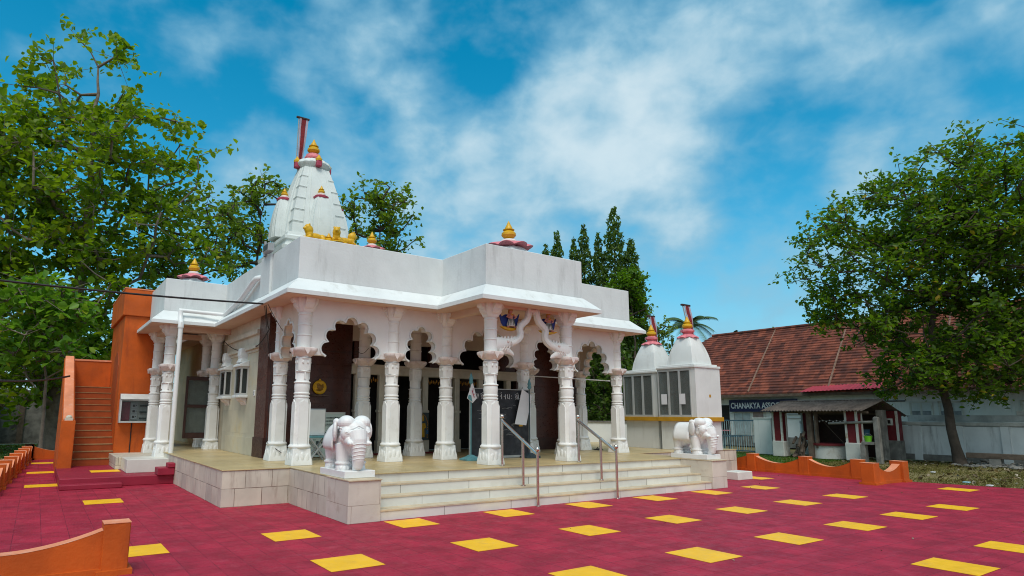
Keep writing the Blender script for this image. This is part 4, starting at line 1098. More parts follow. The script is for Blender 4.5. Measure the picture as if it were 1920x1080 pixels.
# small shelf box and wires near the right maroon wall
t = thing('metal_cabinet', 'narrow metal box with an open lid beside the right inner column', 'cabinet', (7.5, 4.9, FL))
MB().box(7.25, 7.55, 4.85, 5.05, 1.4, 2.1).build('case', GREY, t, bevel=.006)
MB().prism([(7.12, 2.12), (7.3, 2.22), (7.56, 2.2), (7.56, 2.18), (7.3, 2.19)], XZ, 4.8, 5.05).build('lid', PAPER, t)
def wire(name, pts, r, lab, sag=0.0, cat='cable', n=16, mt=BLACK):
    a = []
    for i in range(len(pts)-1):
        p, q = Vector(pts[i]), Vector(pts[i+1])
        for k in range(n):
            s = k/n; v = p.lerp(q, s); v.z -= sag*4*s*(1-s); a.append(v)
    a.append(Vector(pts[-1]))
    return tag(MB().tube(a, r, 6).build(name, mt, smooth=True), lab, cat)
wire('power_cable', [(-10, 1.8, 3.82), (-4.52, 3.36, 3.60), (-.26, 3.92, 3.76)], .019, 'black overhead cable running to the eave corner of the temple', .03)
wire('power_cable', [(-10, 4.0, 2.05), (-4.45, 5.36, 2.12), (-3.2, 11.6, 2.55)], .026, 'black low cable strung from the left to the orange stair', .05)
wire('loose_wire', [(-.2, 3.92, 3.74), (.1, 4.6, 3.35), (.24, 6.6, 3.1), (.1, 8.5, 3.45)], .010, 'thin loose wire looping along the upper side wall', .12, 'wire')
wire('loose_wire', [(-.22, 3.95, 3.73), (.12, 4.38, 2.4), (.09, 4.36, 1.0), (.35, 4.14, .78)], .006, 'thin wire hanging down the left end column', .0, 'wire')
wire('loose_wire', [(-.2, 3.8, 3.75), (.5, 4.2, 3.05), (2.0, 4.25, 2.96), (2.24, 4.2, 3.05)], .006, 'thin wire strung across the arch above the maroon wall', .08, 'wire')
wire('loose_wire', [(5.66, 2.72, 1.3), (6.2, 3.3, 1.0), (6.6, 3.9, .95), (7.2, 4.8, 1.4)], .006, 'thin wire trailing from the chalkboard to the metal box', .08, 'wire')
wire('clothes_line', [(7.2, 4.3, 2.62), (8.85, 3.1, 2.50)], .014, 'pale rod tied across the right end arch', 0, 'rod', mt=PVC)

# ------------------------------------------------------------------ shrines on the right
def shrine(x0, x1, y0, y1, z0, zl, zt, lab, wide):
    t = thing('shrine', lab, 'shrine', ((x0+x1)/2, (y0+y1)/2, FL), 'small domed shrines beside the temple')
    MB().box(x0+.06, x1, y0+.04, y1-.02, FL, 1.44).build('pedestal', SHRW, t)
    MB().box(x0-.06, x1+.02, y0-.05, y1+.03, 1.44, 1.56).build('ledge', LEDGE, t, bevel=.006)
    w = MB().box(x0+.10, x1, y0, y0+.1, 1.56, zt).box(x0+.10, x1, y1-.1, y1, 1.56, zt).box(x1-.1, x1, y0+.1, y1-.1, 1.56, zt)
    w.box(x0+.0, x0+.1, y0, y0+.16, 1.56, zt)
    wall = w.build('wall', SHRW, t)
    MB().box(x0-.04, x1+.02, y0-.03, y1+.03, zt, zt+.07).box(x0+.02, x1-.05, y0+.03, y1-.03, zt+.07, zt+.12).build('cornice', SHRW, t, bevel=.012)
    # glazed front: three leaves
    ya, yb = y0+.16, y1-.0
    n = 3
    fr = MB()
    fr.box(x0-.012, x0+.04, ya, yb, 1.56, 1.62).box(x0-.012, x0+.04, ya, yb, zt-.07, zt)
    for i in range(n+1):
        y = ya+(yb-ya)*i/n
        fr.box(x0-.014, x0+.042, y-.03 if i else y, y+.03 if i < n else y, 1.62, zt-.07)
    fo = fr.build('window_frame', ALU, t)
    MB().box(x0+.012, x0+.018, ya, yb, 1.62, zt-.07).build('pane', GLASSS, fo)
    MB().box(x1-.14, x1-.1, y0+.1, y1-.1, 1.56, zt).build('inner_wall', CURT, wall)
    for y in (y0+.35, y1-.25):
        MB().lathe(x0+.3, y, [(1.56, .09), (1.62, .09), (1.66, .06), (2.2, .05), (2.22, .09), (2.3, .10), (2.34, .06), (2.6, .05), (2.75, .12), (zt, .12)], 14).build('inner_column', COLW, t, smooth=True)
    if wide:
        for y in (y0+.45, y1-.22):
            MB().box(x0-.022, x0-.016, y-.10, y+.10, 1.92, 2.22).build('notice_sheet', PAPER, t)
        MB().box(x0+.60, x0+.68, y0-.004, y0+.0, 2.12, 2.2).build('wall_hole', LEDGE, t)
    # curved square dome
    def sec(w_):
        q = [(-.97, .985), (-.5, 1.0), (0, 1.008), (.5, 1.0), (.97, .985)]
        ring = []
        for k in range(4):
            a = k*pi/2
            for p, d in q:
                xx, yy = p*w_, -d*w_
                ring.append((xx*cos(a)-yy*sin(a), xx*sin(a)+yy*cos(a)))
        return ring
    cx, cy = x0+(y1-y0)/2, (y0+y1)/2
    zd0, zd1 = zt+.12, zt+1.0
    hw = .455
    d = shikhara(MB(), cx, cy, zd0, zd1, hw, .43, 1.6, 20, sec).build('dome', SHRW, t, smooth=True)
    lotus(MB(), cx, cy, zd1-.07, hw*.60, .14, 8).lathe(cx, cy, [(zd1+.03, hw*.27), (zd1+.10, hw*.30), (zd1+.13, hw*.42), (zd1+.18, hw*.42), (zd1+.22, hw*.25)], 24, 8, .06).build('lotus', PINK, d, smooth=True)
    kalash(MB(), cx, cy, zd1+.18, .155).build('finial', GOLD, d, smooth=True)
    return cx, cy, zd1
c1 = shrine(11.5, 12.66, 2.36, 3.66, FL, 1.5, 2.95, 'small domed white shrine with glazed front nearer the right elephant', True)
c2 = shrine(11.62, 12.7, 3.80, 5.10, FL, 1.5, 2.88, 'small domed white shrine with glazed front close behind the temple corner column', False)
flag((c1[0]+.28, c1[1]+.12, c1[2]+.02), (c1[0]+.14, c1[1]+.22, c1[2]+.98), 'slim red flag on the dome of the shrine nearer the elephant', .62)
flag((c2[0]+.24, c2[1]+.1, c2[2]+.02), (c2[0]+.14, c2[1]+.2, c2[2]+.9), 'slim red flag on the dome of the shrine behind the temple corner', .56)
tag(MB().box(10.87, 11.5, .82, 1.25, .0, .20).build('marble_block', RISER, bevel=.012), 'low white marble block on the red paving beside the right pedestal', 'block')

# ------------------------------------------------------------------ orange stair and tower
t = thing('stair_building', 'orange painted outdoor staircase with a tall orange tower wall', 'staircase', (-2.4, 11, .2))
NS = 12; rise = .178; run = .235; y0 = 10.6
for i in range(NS):
    z = .2+rise*i
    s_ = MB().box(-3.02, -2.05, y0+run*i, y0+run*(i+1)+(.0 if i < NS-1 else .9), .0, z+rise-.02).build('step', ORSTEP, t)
    MB().box(-3.02, -2.05, y0+run*i-.012, y0+run*(i+1), z+rise-.02, z+rise).build('worn_edge', NOSING, s_)
yt = y0+NS*run; zt_ = .2+rise*NS
MB().box(-3.02, -2.05, yt+.35, yt+.5, zt_, zt_+.80).build('landing_wall', ORANGE, t)
MB().box(-3.04, -2.05, yt+.33, yt+.52, zt_+.80, zt_+.85).build('coping', ORTOP, t)
bal = MB().prism([(10.0, 0.0), (10.0, 1.36), (10.25, 1.36), (10.6, 1.52), (yt+.5, zt_+.86), (yt+.5, 0)], YZ, -3.30, -3.022).build('balustrade', ORANGE, t)
MB().prism([(10.22, 1.362), (10.6, 1.522), (yt+.5, zt_+.862), (yt+.5, zt_+.95), (10.6, 1.60), (10.22, 1.42)], YZ, -3.28, -3.05).build('coping', ORTOP, bal, bevel=.02, seg=2)
MB().box(-3.32, -3.012, 9.97, 10.22, 0.0, 1.365).build('newel_post', ORANGE, t, bevel=.012)
MB().box(-3.25, -3.08, 10.0, 10.2, 1.366, 1.43).ell((-3.16, 10.1, 1.45), (.07, .07, .05)).build('broken_plaster', CREAM, t)
tw = MB().box(-2.05, -.9, 10.85, 14.2, .0, 4.25).build('tower_wall', ORANGE, t, bevel=.01)
MB().box(-2.12, -.88, 10.78, 14.25, 4.25, 5.0).build('tower_top', ORANGE, t, bevel=.012)
MB().box(-2.13, -.87, 10.77, 14.26, 5.0, 5.03).build('coping', ORTOP, t)
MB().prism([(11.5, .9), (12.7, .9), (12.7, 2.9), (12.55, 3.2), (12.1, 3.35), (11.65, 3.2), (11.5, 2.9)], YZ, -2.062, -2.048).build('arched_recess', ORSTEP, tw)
t = thing('meter_cabinet', 'aluminium meter cabinet with glass front on the orange tower wall', 'cabinet', (-1.6, 10.8, 1.3))
MB().box(-2.0, -1.22, 10.80, 10.845, 1.30, 2.08).build('back_panel', SHRW, t)
MB().box(-2.0, -1.96, 10.62, 10.8, 1.30, 1.93).box(-1.26, -1.22, 10.62, 10.8, 1.30, 1.93).box(-1.96, -1.26, 10.62, 10.8, 1.30, 1.34).box(-1.96, -1.26, 10.62, 10.8, 1.90, 1.93).build('frame', ALU, t, bevel=.004)
MB().box(-1.96, -1.26, 10.64, 10.645, 1.34, 1.90).build('pane', GLASSC, t)
MB().prism([(10.60, 1.935), (10.845, 1.935), (10.845, 2.08), (10.74, 2.08)], YZ, -2.0, -1.22).build('sloped_top', ALU, t)
MB().box(-1.95, -1.74, 10.76, 10.79, 1.36, 1.86).build('maroon_box', DKPINK, t)
for k in range(3):
    m_ = MB().box(-1.71, -1.56, 10.74, 10.79, 1.40+k*.15, 1.53+k*.15).build('meter', PAPER, t)
    MB().box(-1.68, -1.62, 10.735, 10.74, 1.43+k*.15, 1.49+k*.15).box(-1.60, -1.58, 10.735, 10.74, 1.45+k*.15, 1.48+k*.15).build('dial', BLACK, m_)
    MB().box(-1.5, -1.3, 10.76, 10.79, 1.40+k*.17, 1.44+k*.17).build('nameplate', INK, t)
tag(MB().tube([(-1.66, 10.84, .25), (-1.66, 10.83, 1.3)], .014, 6).build('conduit', BLACK), 'dark conduit running down the orange wall below the meter cabinet', 'conduit')

# ------------------------------------------------------------------ low orange walls with scooped tops
def scoop_wall(name, lab, pts, hp=.50, hs=.27, th=.18, post=.26, base=True, grp='low orange terrace walls'):
    t = thing(name, lab, 'wall', (pts[0][0], pts[0][1], 0), grp)
    for i, (x, y) in enumerate(pts):
        p = MB().box(x-post/2, x+post/2, y-post/2, y+post/2, 0, hp).build('post', ORANGE, t, bevel=.008)
        MB().box(x-post/2-.003, x+post/2+.003, y-post/2-.003, y+post/2+.003, hp, hp+.006).build('pale_top', ORTOP, p)
        if base: MB().box(x-post/2-.04, x+post/2+.04, y-post/2-.04, y+post/2+.04, -.01, .05).build('footing', ORANGE, p)
    for (xa, ya), (xb, yb) in zip(pts[:-1], pts[1:]):
        L_ = math.hypot(xb-xa, yb-ya); ux, uy = (xb-xa)/L_, (yb-ya)/L_
        a0, a1 = post/2-.01, L_-post/2+.01
        top = []
        for k in range(17):
            s = k/16; top.append((a0+(a1-a0)*s, hs+(hp-.06-hs)*(abs(2*s-1)**1.9)))
        def f(p, q, tt): return (xa+ux*p-uy*tt, ya+uy*p+ux*tt, q)
        o = MB().prism([(a0, 0)]+top+[(a1, 0)], f, -th/2, th/2).build('scooped_panel', ORANGE, t)
        strip = []
        for k in range(17): strip.append([f(top[k][0], top[k][1]+.003, -th/2), f(top[k][0], top[k][1]+.003, th/2)])
        fs = [(2*k, 2*k+1, 2*k+3, 2*k+2) for k in range(16)]
        MB().add([p for s in strip for p in s], fs).build('pale_top', ORTOP, o)
        if base: MB().prism([(a0, 0), (a0, .07), (a1, .07), (a1, 0)], f, -th/2-.03, th/2+.03).build('footing', ORANGE, o)
    return t
scoop_wall('terrace_wall', 'low orange scooped wall running along the far right edge of the red terrace', [(13.98, 4.6), (13.98, 2.3), (13.98, .75), (13.98, -.60), (13.98, -1.5)][:4])
scoop_wall('terrace_wall', 'short orange scooped wall piece at the right corner of the terrace', [(12.86, -1.36), (14.28, -1.42)], hp=.50, post=.30)
scoop_wall('terrace_wall', 'low orange scooped wall with its end post in the near left foreground', [(-3.08, -1.32), (-4.9, -1.32), (-6.7, -1.32), (-8.5, -1.32)], hp=.485, hs=.27, post=.235)
pts = [(-4.46+.52*(k/8), 6.2+10.9*k/8) for k in range(9)]
scoop_wall('terrace_wall', 'long orange scooped wall seen end on along the left edge of the terrace', pts, hp=.5)
scoop_wall('terrace_wall', 'orange scooped wall closing the terrace behind the left yellow tiles', [(-3.94, 17.1), (-2.2, 17.1)], hp=.5)

# ------------------------------------------------------------------ right background: gate, wall, well, long house
t = thing('gate', 'pale blue barred metal gate beside the white gate pier', 'gate', (22.6, 8.4, 0))
MB().box(22.58, 22.62, 7.36, 9.6, 1.40, 1.45).box(22.58, 22.62, 7.36, 9.6, .06, .11).box(22.58, 22.62, 7.36, 9.6, .74, .77).build('rail', BLUEM, t)
MB().box(22.56, 22.64, 7.34, 7.42, 0, 1.46).box(22.56, 22.64, 9.5, 9.58, 0, 1.46).build('stile', BLUEM, t)
for k in range(18):
    MB().tube([(22.6, 7.5+k*.115, .1), (22.6, 7.5+k*.115, 1.42)], .014, 6).build('bar', PALEB, t)
t = thing('gate_pier', 'pale blue white masonry gate pier beside the barred gate', 'pier', (22.6, 6.9, 0))
MB().box(22.35, 22.75, 6.5, 7.3, 0, 1.52).build('shaft', LIGHTW, t, bevel=.015)
MB().box(22.32, 22.78, 6.47, 7.33, 1.52, 1.56).build('cap', LIGHTW, t)
t = thing('plastic_chair', 'pink seated metal chair behind the blue gate', 'chair', (23.6, 9.6, 0))
MB().box(23.4, 23.85, 9.4, 9.9, .92, .96).build('seat', PINK, t, bevel=.01)
for dx, dy in ((23.42, 9.42), (23.82, 9.42), (23.42, 9.86), (23.82, 9.86)):
    MB().tube([(dx, dy, 0), (dx, dy, .92)], .02, 6).build('leg', BLUEM, t)
t = thing('metal_stand', 'dark blue metal frame stand behind the gate', 'stand', (23.3, 8.9, 0))
MB().box(23.1, 23.5, 8.6, 9.3, .66, .70).build('top', BLUEM, t)
for dx, dy in ((23.12, 8.62), (23.48, 8.62), (23.12, 9.28), (23.48, 9.28)):
    MB().tube([(dx, dy, 0), (dx, dy, .66)], .022, 6).build('leg', BLUEM, t)

t = thing('compound_wall', 'weathered white compound wall with mouldy top behind the well and the tree', 'wall', (24.6, 0, 0))
MB().box(24.5, 24.66, -9, 6.4, 0, 1.28).build('panel', CWALL, t)
for y in (-7.6, -5.9, -4.2, -2.5, -.8, .55, 1.9, 3.6):
    MB().box(24.45, 24.7, y-.13, y+.13, 0, 1.30).build('pier', CWALL, t)
MB().box(24.44, 24.72, -9, 6.4, 1.30, 1.46).build('mouldy_coping', MOULD, t, bevel=.03)
MB().box(24.47, 24.5, -9, 6.4, .0, .22).build('mouldy_foot', CONC, t)
t = thing('outer_wall', 'dark mouldy boundary wall rising just behind the white compound wall', 'wall', (25.2, 0, 0))
MB().box(25.1, 25.3, -10, 2.4, 0, 1.70).build('panel', MOULD, t)
MB().box(25.05, 25.35, -3.4, -1.0, 1.70, 1.86).build('raised_block', MOULD, t, bevel=.02)
MB().box(25.0, 25.4, -9, -1.9, 1.86, 1.92).build('cover_sheet', mat('pale_blue_sheet', (.25, .34, .40), .5), t)

# well shelter
t = thing('well_shelter', 'open sided well shelter with dark red pillars and a weathered sheet roof', 'shelter', (22.5, 4.2, 0))
def pillar(x, y, s=.24, zb=.62, zt=1.80, sq=None):
    p = MB().box(x-s, x+s, y-s, y+s, 0, zb).build('pillar', WELLW, t, bevel=.02)
    MB().box(x-s*.72, x+s*.72, y-s*.72, y+s*.72, zb, zt).build('red_shaft', DKRED, p)
    e = MB()
    for dx in (-1, 1):
        for dy in (-1, 1): e.box(x+dx*s*.72-.035, x+dx*s*.72+.035, y+dy*s*.72-.035, y+dy*s*.72+.035, zb, zt-.002)
    e.build('white_edge', WELLW, p)
pillar(21.75, 5.78, .24, .62, 1.80); pillar(21.75, 2.92, .26, .65, 1.82); pillar(23.9, 5.75, .2, .62, 1.80)
p4 = MB().box(23.7, 24.1, 2.2, 2.75, 0, .72).build('pillar', CONC, t)
MB().box(23.72, 24.08, 2.22, 2.73, .72, 1.85).build('red_shaft', DKRED, p4)
MB().box(23.68, 23.72, 2.2, 2.28, .72, 1.85).box(23.68, 23.72, 2.66, 2.75, .72, 1.85).box(23.66, 23.72, 2.38, 2.60, 1.30, 1.56).build('white_edge', WELLW, p4)
MB().box(23.655, 23.66, 2.44, 2.54, 1.36, 1.50).build('niche', DARK, p4)
MB().box(22.9, 23.3, 2.42, 2.62, 0, 1.88).build('pillar', CONC, t)
MB().box(21.55, 21.75, 4.40, 4.58, 0, 1.82).box(21.6, 21.75, 4.22, 4.30, .4, 1.8).build('timber_post', WOOD, t)
MB().box(24.2, 24.3, 2.7, 5.6, 0, 1.75).build('back_wall', DARKWOOD, t)
MB().box(21.68, 21.82, 2.4, 6.1, 1.74, 1.82).build('beam', WOOD, t)
MB().box(23.84, 23.96, 2.3, 6.1, 1.70, 1.78).build('beam', WOOD, t)
def corr(p0, p1, q0, q1, n=64, amp=.022):
    """corrugated sheet between edge p0-p1 (eave) and q0-q1 (ridge), ripples along the eave"""
    vs = []; fs = []
    for i in range(n+1):
        s = i/n; a = Vector(p0).lerp(Vector(p1), s); b = Vector(q0).lerp(Vector(q1), s)
        dz = amp*(1 if i % 2 else -1)
        vs += [a+Vector((0, 0, dz)), b+Vector((0, 0, dz))]
    for i in range(n): fs.append((2*i, 2*i+2, 2*i+3, 2*i+1))
    return MB().add(vs, fs)
for nm, o in (('roof', corr((21.15, 2.35, 1.84), (21.15, 6.25, 1.84), (22.75, 2.25, 2.26), (22.75, 6.25, 2.22))), ('roof', corr((24.4, 2.1, 1.66), (24.4, 6.25, 1.70), (22.74, 2.25, 2.262), (22.74, 6.25, 2.222)))):
    x = o.build(nm, SHEET, t); md = x.modifiers.new('t', 'SOLIDIFY'); md.thickness = .02
MB().tube([(22.75, 2.22, 2.275), (22.75, 6.25, 2.24)], .035, 8).build('ridge_cap', SHEET, t)
t = thing('well', 'round whitewashed well under the shelter roof', 'well', (22.2, 4.1, 0))
MB().lathe(22.25, 4.12, [(0, .64), (.5, .63), (.5, .52), (.3, .52)], 40).build('curb', WELLW, t, smooth=True)
MB().lathe(22.25, 4.12, [(.50, .70), (.58, .70), (.58, .5), (.5, .5)], 40).build('rim', DKRED, t, smooth=True)
MB().lathe(22.25, 4.12, [(.40, .515), (.41, .515), (.41, 0.01)], 30).build('water', DARK, t)
t = thing('pole', 'thick grey pipe laid across the well shelter', 'pole', (21.5, 2.9, 1.35))
MB().tube([(21.5, 3.7, 1.36), (21.4, 2.05, 1.43)], .05, 10).build('pipe', CONC, t)
t = thing('concrete_post', 'rough mouldy concrete post standing at the right end of the well shelter', 'post', (21.3, 1.95, 0))
MB().prism([(1.84, -.05), (2.04, -.05), (2.03, 1.58), (1.96, 1.62), (1.86, 1.6)], YZ, 21.2, 21.38).build('shaft', CONC, t, bevel=.02)
MB().box(21.15, 21.45, 2.04, 2.45, .62, .72).box(21.15, 21.4, 2.35, 2.5, -.02, .62).build('side_step', CONC, t)
t = thing('bucket', 'lime green plastic bucket on the concrete step', 'bucket', (21.3, 2.25, .72))
MB().lathe(21.3, 2.27, [(.72, .10), (.92, .14), (.93, .145), (.925, .13)], 16).build('pail', LIME, t, smooth=True)
MB().tube([(21.3, 2.14, .92), (21.3, 2.2, 1.0), (21.3, 2.34, 1.0), (21.3, 2.4, .92)], .006, 5).build('handle', GREY, t)
t = thing('bucket', 'dark blue plastic drum inside the well shelter', 'drum', (22.6, 2.7, .9))
MB().lathe(22.7, 3.0, [(.65, .16), (1.1, .19), (1.11, .20), (1.1, .17)], 16).build('pail', BLUEP, t, smooth=True)
MB().lathe(22.7, 3.0, [(1.10, .205), (1.13, .205), (1.13, .17)], 16).build('rim', BLUEP, t)
logs = thing('log_pile', 'heap of dark sticks and logs beside the left shelter pillar', 'log pile', (21.9, 5.0, 0))
rr_ = random.Random(5)
for k in range(16):
    x = 21.5+.5*rr_.random(); y = 4.75+.6*rr_.random(); z = .08+.06*k*rr_.random()
    MB().tube([(x, y, max(.0, z-.1)), (x+.25*rr_.random(), y+.35*rr_.random()-.15, z+.45*rr_.random())], .03+.04*rr_.random(), 7).build('log', WOOD, logs)
wire('rope', [(22.0, 4.4, 1.76), (22.3, 3.6, .62)], .012, 'slack rope hanging from the shelter beam to the well', .03, 'rope', mt=WOOD)
fl = thing('flower_string', 'string of small white paper flowers hanging inside the shelter', 'garland', (22.6, 4.2, 1.5))
for k in range(15):
    MB().ell((22.0, 4.55-k*.13, 1.42+(.04 if k % 2 else 0)), (.02, .03, .03), n=6, m=5).build('flower', PAPER, fl)
MB().tube([(22.0, 4.6-k*.145, 1.46) for k in range(15)], .004, 4).build('string', GREY, fl)
t = thing('timber_beam', 'long grey timber beam lying on rubble right of the tree', 'beam', (23.5, -1.2, .3))
MB().box(23.3, 23.5, -4.2, .05, .22, .40).build('plank', WOOD, t, bevel=.012)
MB().box(23.25, 23.55, -3.6, -3.3, -.05, .22).box(23.25, 23.55, -.9, -.6, -.05, .22).build('support', CONC, t)

# long tiled house
H = thing('long_house', 'long white house under a steep red clay tile roof', 'house', (33, 3, 0))
FX = 29.0
hw = MB().box(FX, 38, -16, 20.6, 0, 2.95).build('wall', LIGHTW, H)
MB().box(FX-.03, FX, -16, 20.6, 0, .55).build('grey_dado', CONC, H)
EZ, EX, RZ, RX = 2.80, 28.35, 6.92, 33.5
rows = 26
rf = MB()
def slope(mb, ya, yb, ya2, yb2):
    for k in range(rows):
        s0, s1 = k/rows, (k+1)/rows
        x0, x1 = EX+(RX-EX)*s0, EX+(RX-EX)*s1
        z0, z1 = EZ+(RZ-EZ)*s0, EZ+(RZ-EZ)*s1
        a0, a1 = ya+(ya2-ya)*s0, ya+(ya2-ya)*s1
        b0, b1 = yb+(yb2-yb)*s0, yb+(yb2-yb)*s1
        mb.add([(x0, a0, z0+.07), (x0, b0, z0+.07), (x1, b1, z1+.012), (x1, a1, z1+.012), (x0, a0, z0), (x0, b0, z0)], [(0, 1, 2, 3), (4, 5, 1, 0)])
slope(rf, -18, 21.4, -18, 16.6)
rf.add([(38.6, -18, EZ), (38.6, 21.4, EZ), (RX, 16.6, RZ), (RX, -18, RZ)], [(0, 1, 2, 3)])
rf.add([(EX, 21.4, EZ), (38.6, 21.4, EZ), (RX, 16.6, RZ)], [(0, 1, 2)])
roof = rf.build('roof', TILE, H)
MB().tube([(RX, -18, RZ+.05), (RX, 16.6, RZ+.05)], .10, 8).build('ridge', TILE, roof)
for y in (12.2, 8.0, 3.2, -2.5, -8):
    MB().tube([(EX+.1, y-1.0, EZ+.15), ((EX+RX)/2, y-.5, (EZ+RZ)/2+.05), (RX, y, RZ+.02)], .05, 6).build('mortar_rib', mat('lime_mortar', (.20, .12, .085), .9, .3, 4), roof)
MB().box(EX, EX+.05, -18, 21.4, EZ-.14, EZ-.002).build('fascia', WOOD, H)
for y in (3.3, 2.2, -.6, -3.2, -5):
    w_ = MB().box(FX-.02, FX-.001, y-.4, y+.4, 1.35, 2.25).build('window', CWALL, H)
    MB().box(FX-.05, FX-.021, y-.45, y+.45, 2.25, 2.32).box(FX-.05, FX-.021, y-.45, y-.38, 1.3, 2.25).box(FX-.05, FX-.021, y+.38, y+.45, 1.3, 2.25).box(FX-.04, FX-.021, y-.03, y+.03, 1.35, 2.25).build('frame', WELLW, w_)
    MB().box(FX-.035, FX-.021, y-.36, y-.05, 1.45, 1.9).box(FX-.035, FX-.021, y+.05, y+.36, 1.45, 1.9).build('shutter', mat('grey_shutter', (.25, .26, .27), .8, .2, 5), w_)
d_ = MB().box(FX-.02, FX-.001, 12.75, 13.6, 0.0, 2.25).build('doorway', DARK, H)
d2 = MB().box(FX-.03, FX-.001, 10.7, 11.3, .3, 1.85).build('door', mat('faded_pink_door', (.30, .22, .20), .8, .2, 5), H)
MB().box(FX-.045, FX-.03, 11.3, 11.42, .2, 1.9).box(FX-.045, FX-.03, 10.58, 10.7, .2, 1.9).build('frame', WELLW, d2)
d3 = MB().box(FX-.03, FX-.001, 11.5, 12.4, .62, 1.8).build('shutter', mat('pale_shutter', (.40, .46, .47), .8, .12, 5), H)
MB().box(FX-.04, FX-.03, 11.9, 11.96, .62, 1.8).box(FX-.04, FX-.03, 12.4, 12.46, .62, 1.8).build('frame', GREY, d3)
MB().box(FX-.05, FX-.002, 7.0, 9.4, 1.52, 1.56).box(FX-.05, FX-.002, 7.0, 9.4, 1.70, 1.74).build('wall_pipe', GREY, H)
MB().box(FX-.05, FX-.002, 3.9, 6.6, 2.33, 2.38).build('wall_slot', DARK, H)
t = thing('awning', 'red metal awning sheet under the tiled eave', 'awning', (28.3, 6.4, 2.9))
x = corr((28.0, 4.5, 2.93), (28.0, 8.2, 2.84), (28.75, 4.6, 3.22), (28.75, 7.9, 3.14), 40, .015).build('sheet', REDSHEET, t)
md = x.modifiers.new('t', 'SOLIDIFY'); md.thickness = .01
MB().tube([(28.05, 4.6, 2.9), (28.95, 4.6, 2.6)], .02, 6).tube([(28.05, 8.1, 2.82), (28.95, 8.1, 2.6)], .02, 6).build('strut', GREY, t)
t = thing('awning', 'small red awning sheet at the eave beside the shrine', 'awning', (28.3, 13.6, 2.8))
x = corr((28.0, 13.0, 2.80), (28.0, 14.6, 2.76), (28.75, 13.0, 3.05), (28.75, 14.6, 3.05), 18, .015).build('sheet', REDSHEET, t)
md = x.modifiers.new('t', 'SOLIDIFY'); md.thickness = .01
MB().tube([(28.05, 13.05, 2.78), (28.95, 13.05, 2.55)], .02, 6).build('strut', GREY, t)
# sign
t = thing('signboard', 'navy blue signboard with white capital lettering under the tiled eave', 'sign', (28.85, 11, 2.2))
SB0, SB1 = 12.62, 8.75
MB().box(28.82, 28.88, SB1, SB0, 1.87, 2.53).build('panel', NAVY, t)
def text(s, size, y, z, x, mt, name, parent, sx=1.0):
    cu = bpy.data.curves.new(name, 'FONT'); cu.body = s; cu.size = size; cu.extrude = .006; cu.offset = size*.022
    o = bpy.data.objects.new(name, cu); COL.objects.link(o)
    dg = bpy.context.evaluated_depsgraph_get()
    me = bpy.data.meshes.new_from_object(o.evaluated_get(dg)); bpy.data.objects.remove(o)
    me.materials.clear(); me.materials.append(mt)
    ob = bpy.data.objects.new(name, me); COL.objects.link(ob); ob.parent = parent
    # local x -> -Y, local y -> Z, facing -X
    ob.matrix_world = Matrix(((0, 0, -1, x), (-sx, 0, 0, y), (0, 1, 0, z), (0, 0, 0, 1)))
    ob.matrix_parent_inverse = Matrix.Translation(-wloc(parent))
    xs = [v.co.x for v in me.vertices]
    return ob, (min(xs), max(xs))
ob, (a_, b_) = text('CHANAKYA ASSOCIATES', .44, 0, 2.07, 28.812, LETTER, 'lettering', t)
k_ = 3.62/(b_-a_)
ob.matrix_world = Matrix(((0, 0, -1, 28.812), (-k_, 0, 0, 12.52), (0, 1, 0, 2.06), (0, 0, 0, 1)))
text('PH: 0477 2238658', .115, 11.5, 1.915, 28.812, LETTER, 'phone_lettering', t)
text('TAX CONSULTANTS', .07, 10.1, 2.44, 28.812, LETTER, 'small_lettering', t) if False else None
bpy.context.view_layer.update()

# wall seen through the right arch, house bits far left
t = thing('garden_wall', 'pale blue garden wall seen through the right end arch', 'wall', (14, 8, 0))
MB().prism([(12.2, 9.4), (16.2, 5.2), (16.3, 5.3), (12.3, 9.5)], XY, 0, 1.34).build('panel', LIGHTW, t)
MB().prism([(12.17, 9.38), (16.2, 5.15), (16.34, 5.3), (12.32, 9.53)], XY, 1.34, 1.40).build('coping', CONC, t)
t = thing('far_wall', 'dark stained boundary wall behind the trunk of the tall left tree', 'wall', (-8, 30, 0))
MB().box(-26, 1.5, 30.6, 30.8, 0, 2.7).build('panel', CONC, t)
for k in range(22):
    MB().box(-25+k*1.2, -24.75+k*1.2, 30.5, 30.6, 0, 2.75).build('rib', WOOD, t)
t = thing('far_house', 'pale house glimpsed between the leaves at the far left', 'house', (-9.5, 28, 0))
MB().box(-13, -5.6, 28.2, 30.2, 0, 3.0).build('wall', LIGHTW, t)
MB().prism([(28.0, 3.0), (30.4, 3.0), (29.2, 3.8)], YZ, -13.2, -5.4).build('roof', TILE, t)
MB().box(-8.1, -7.2, 28.15, 28.2, .9, 2.2).box(-6.6, -6.0, 28.15, 28.2, .9, 2.2).build('window', DARKWOOD, t)

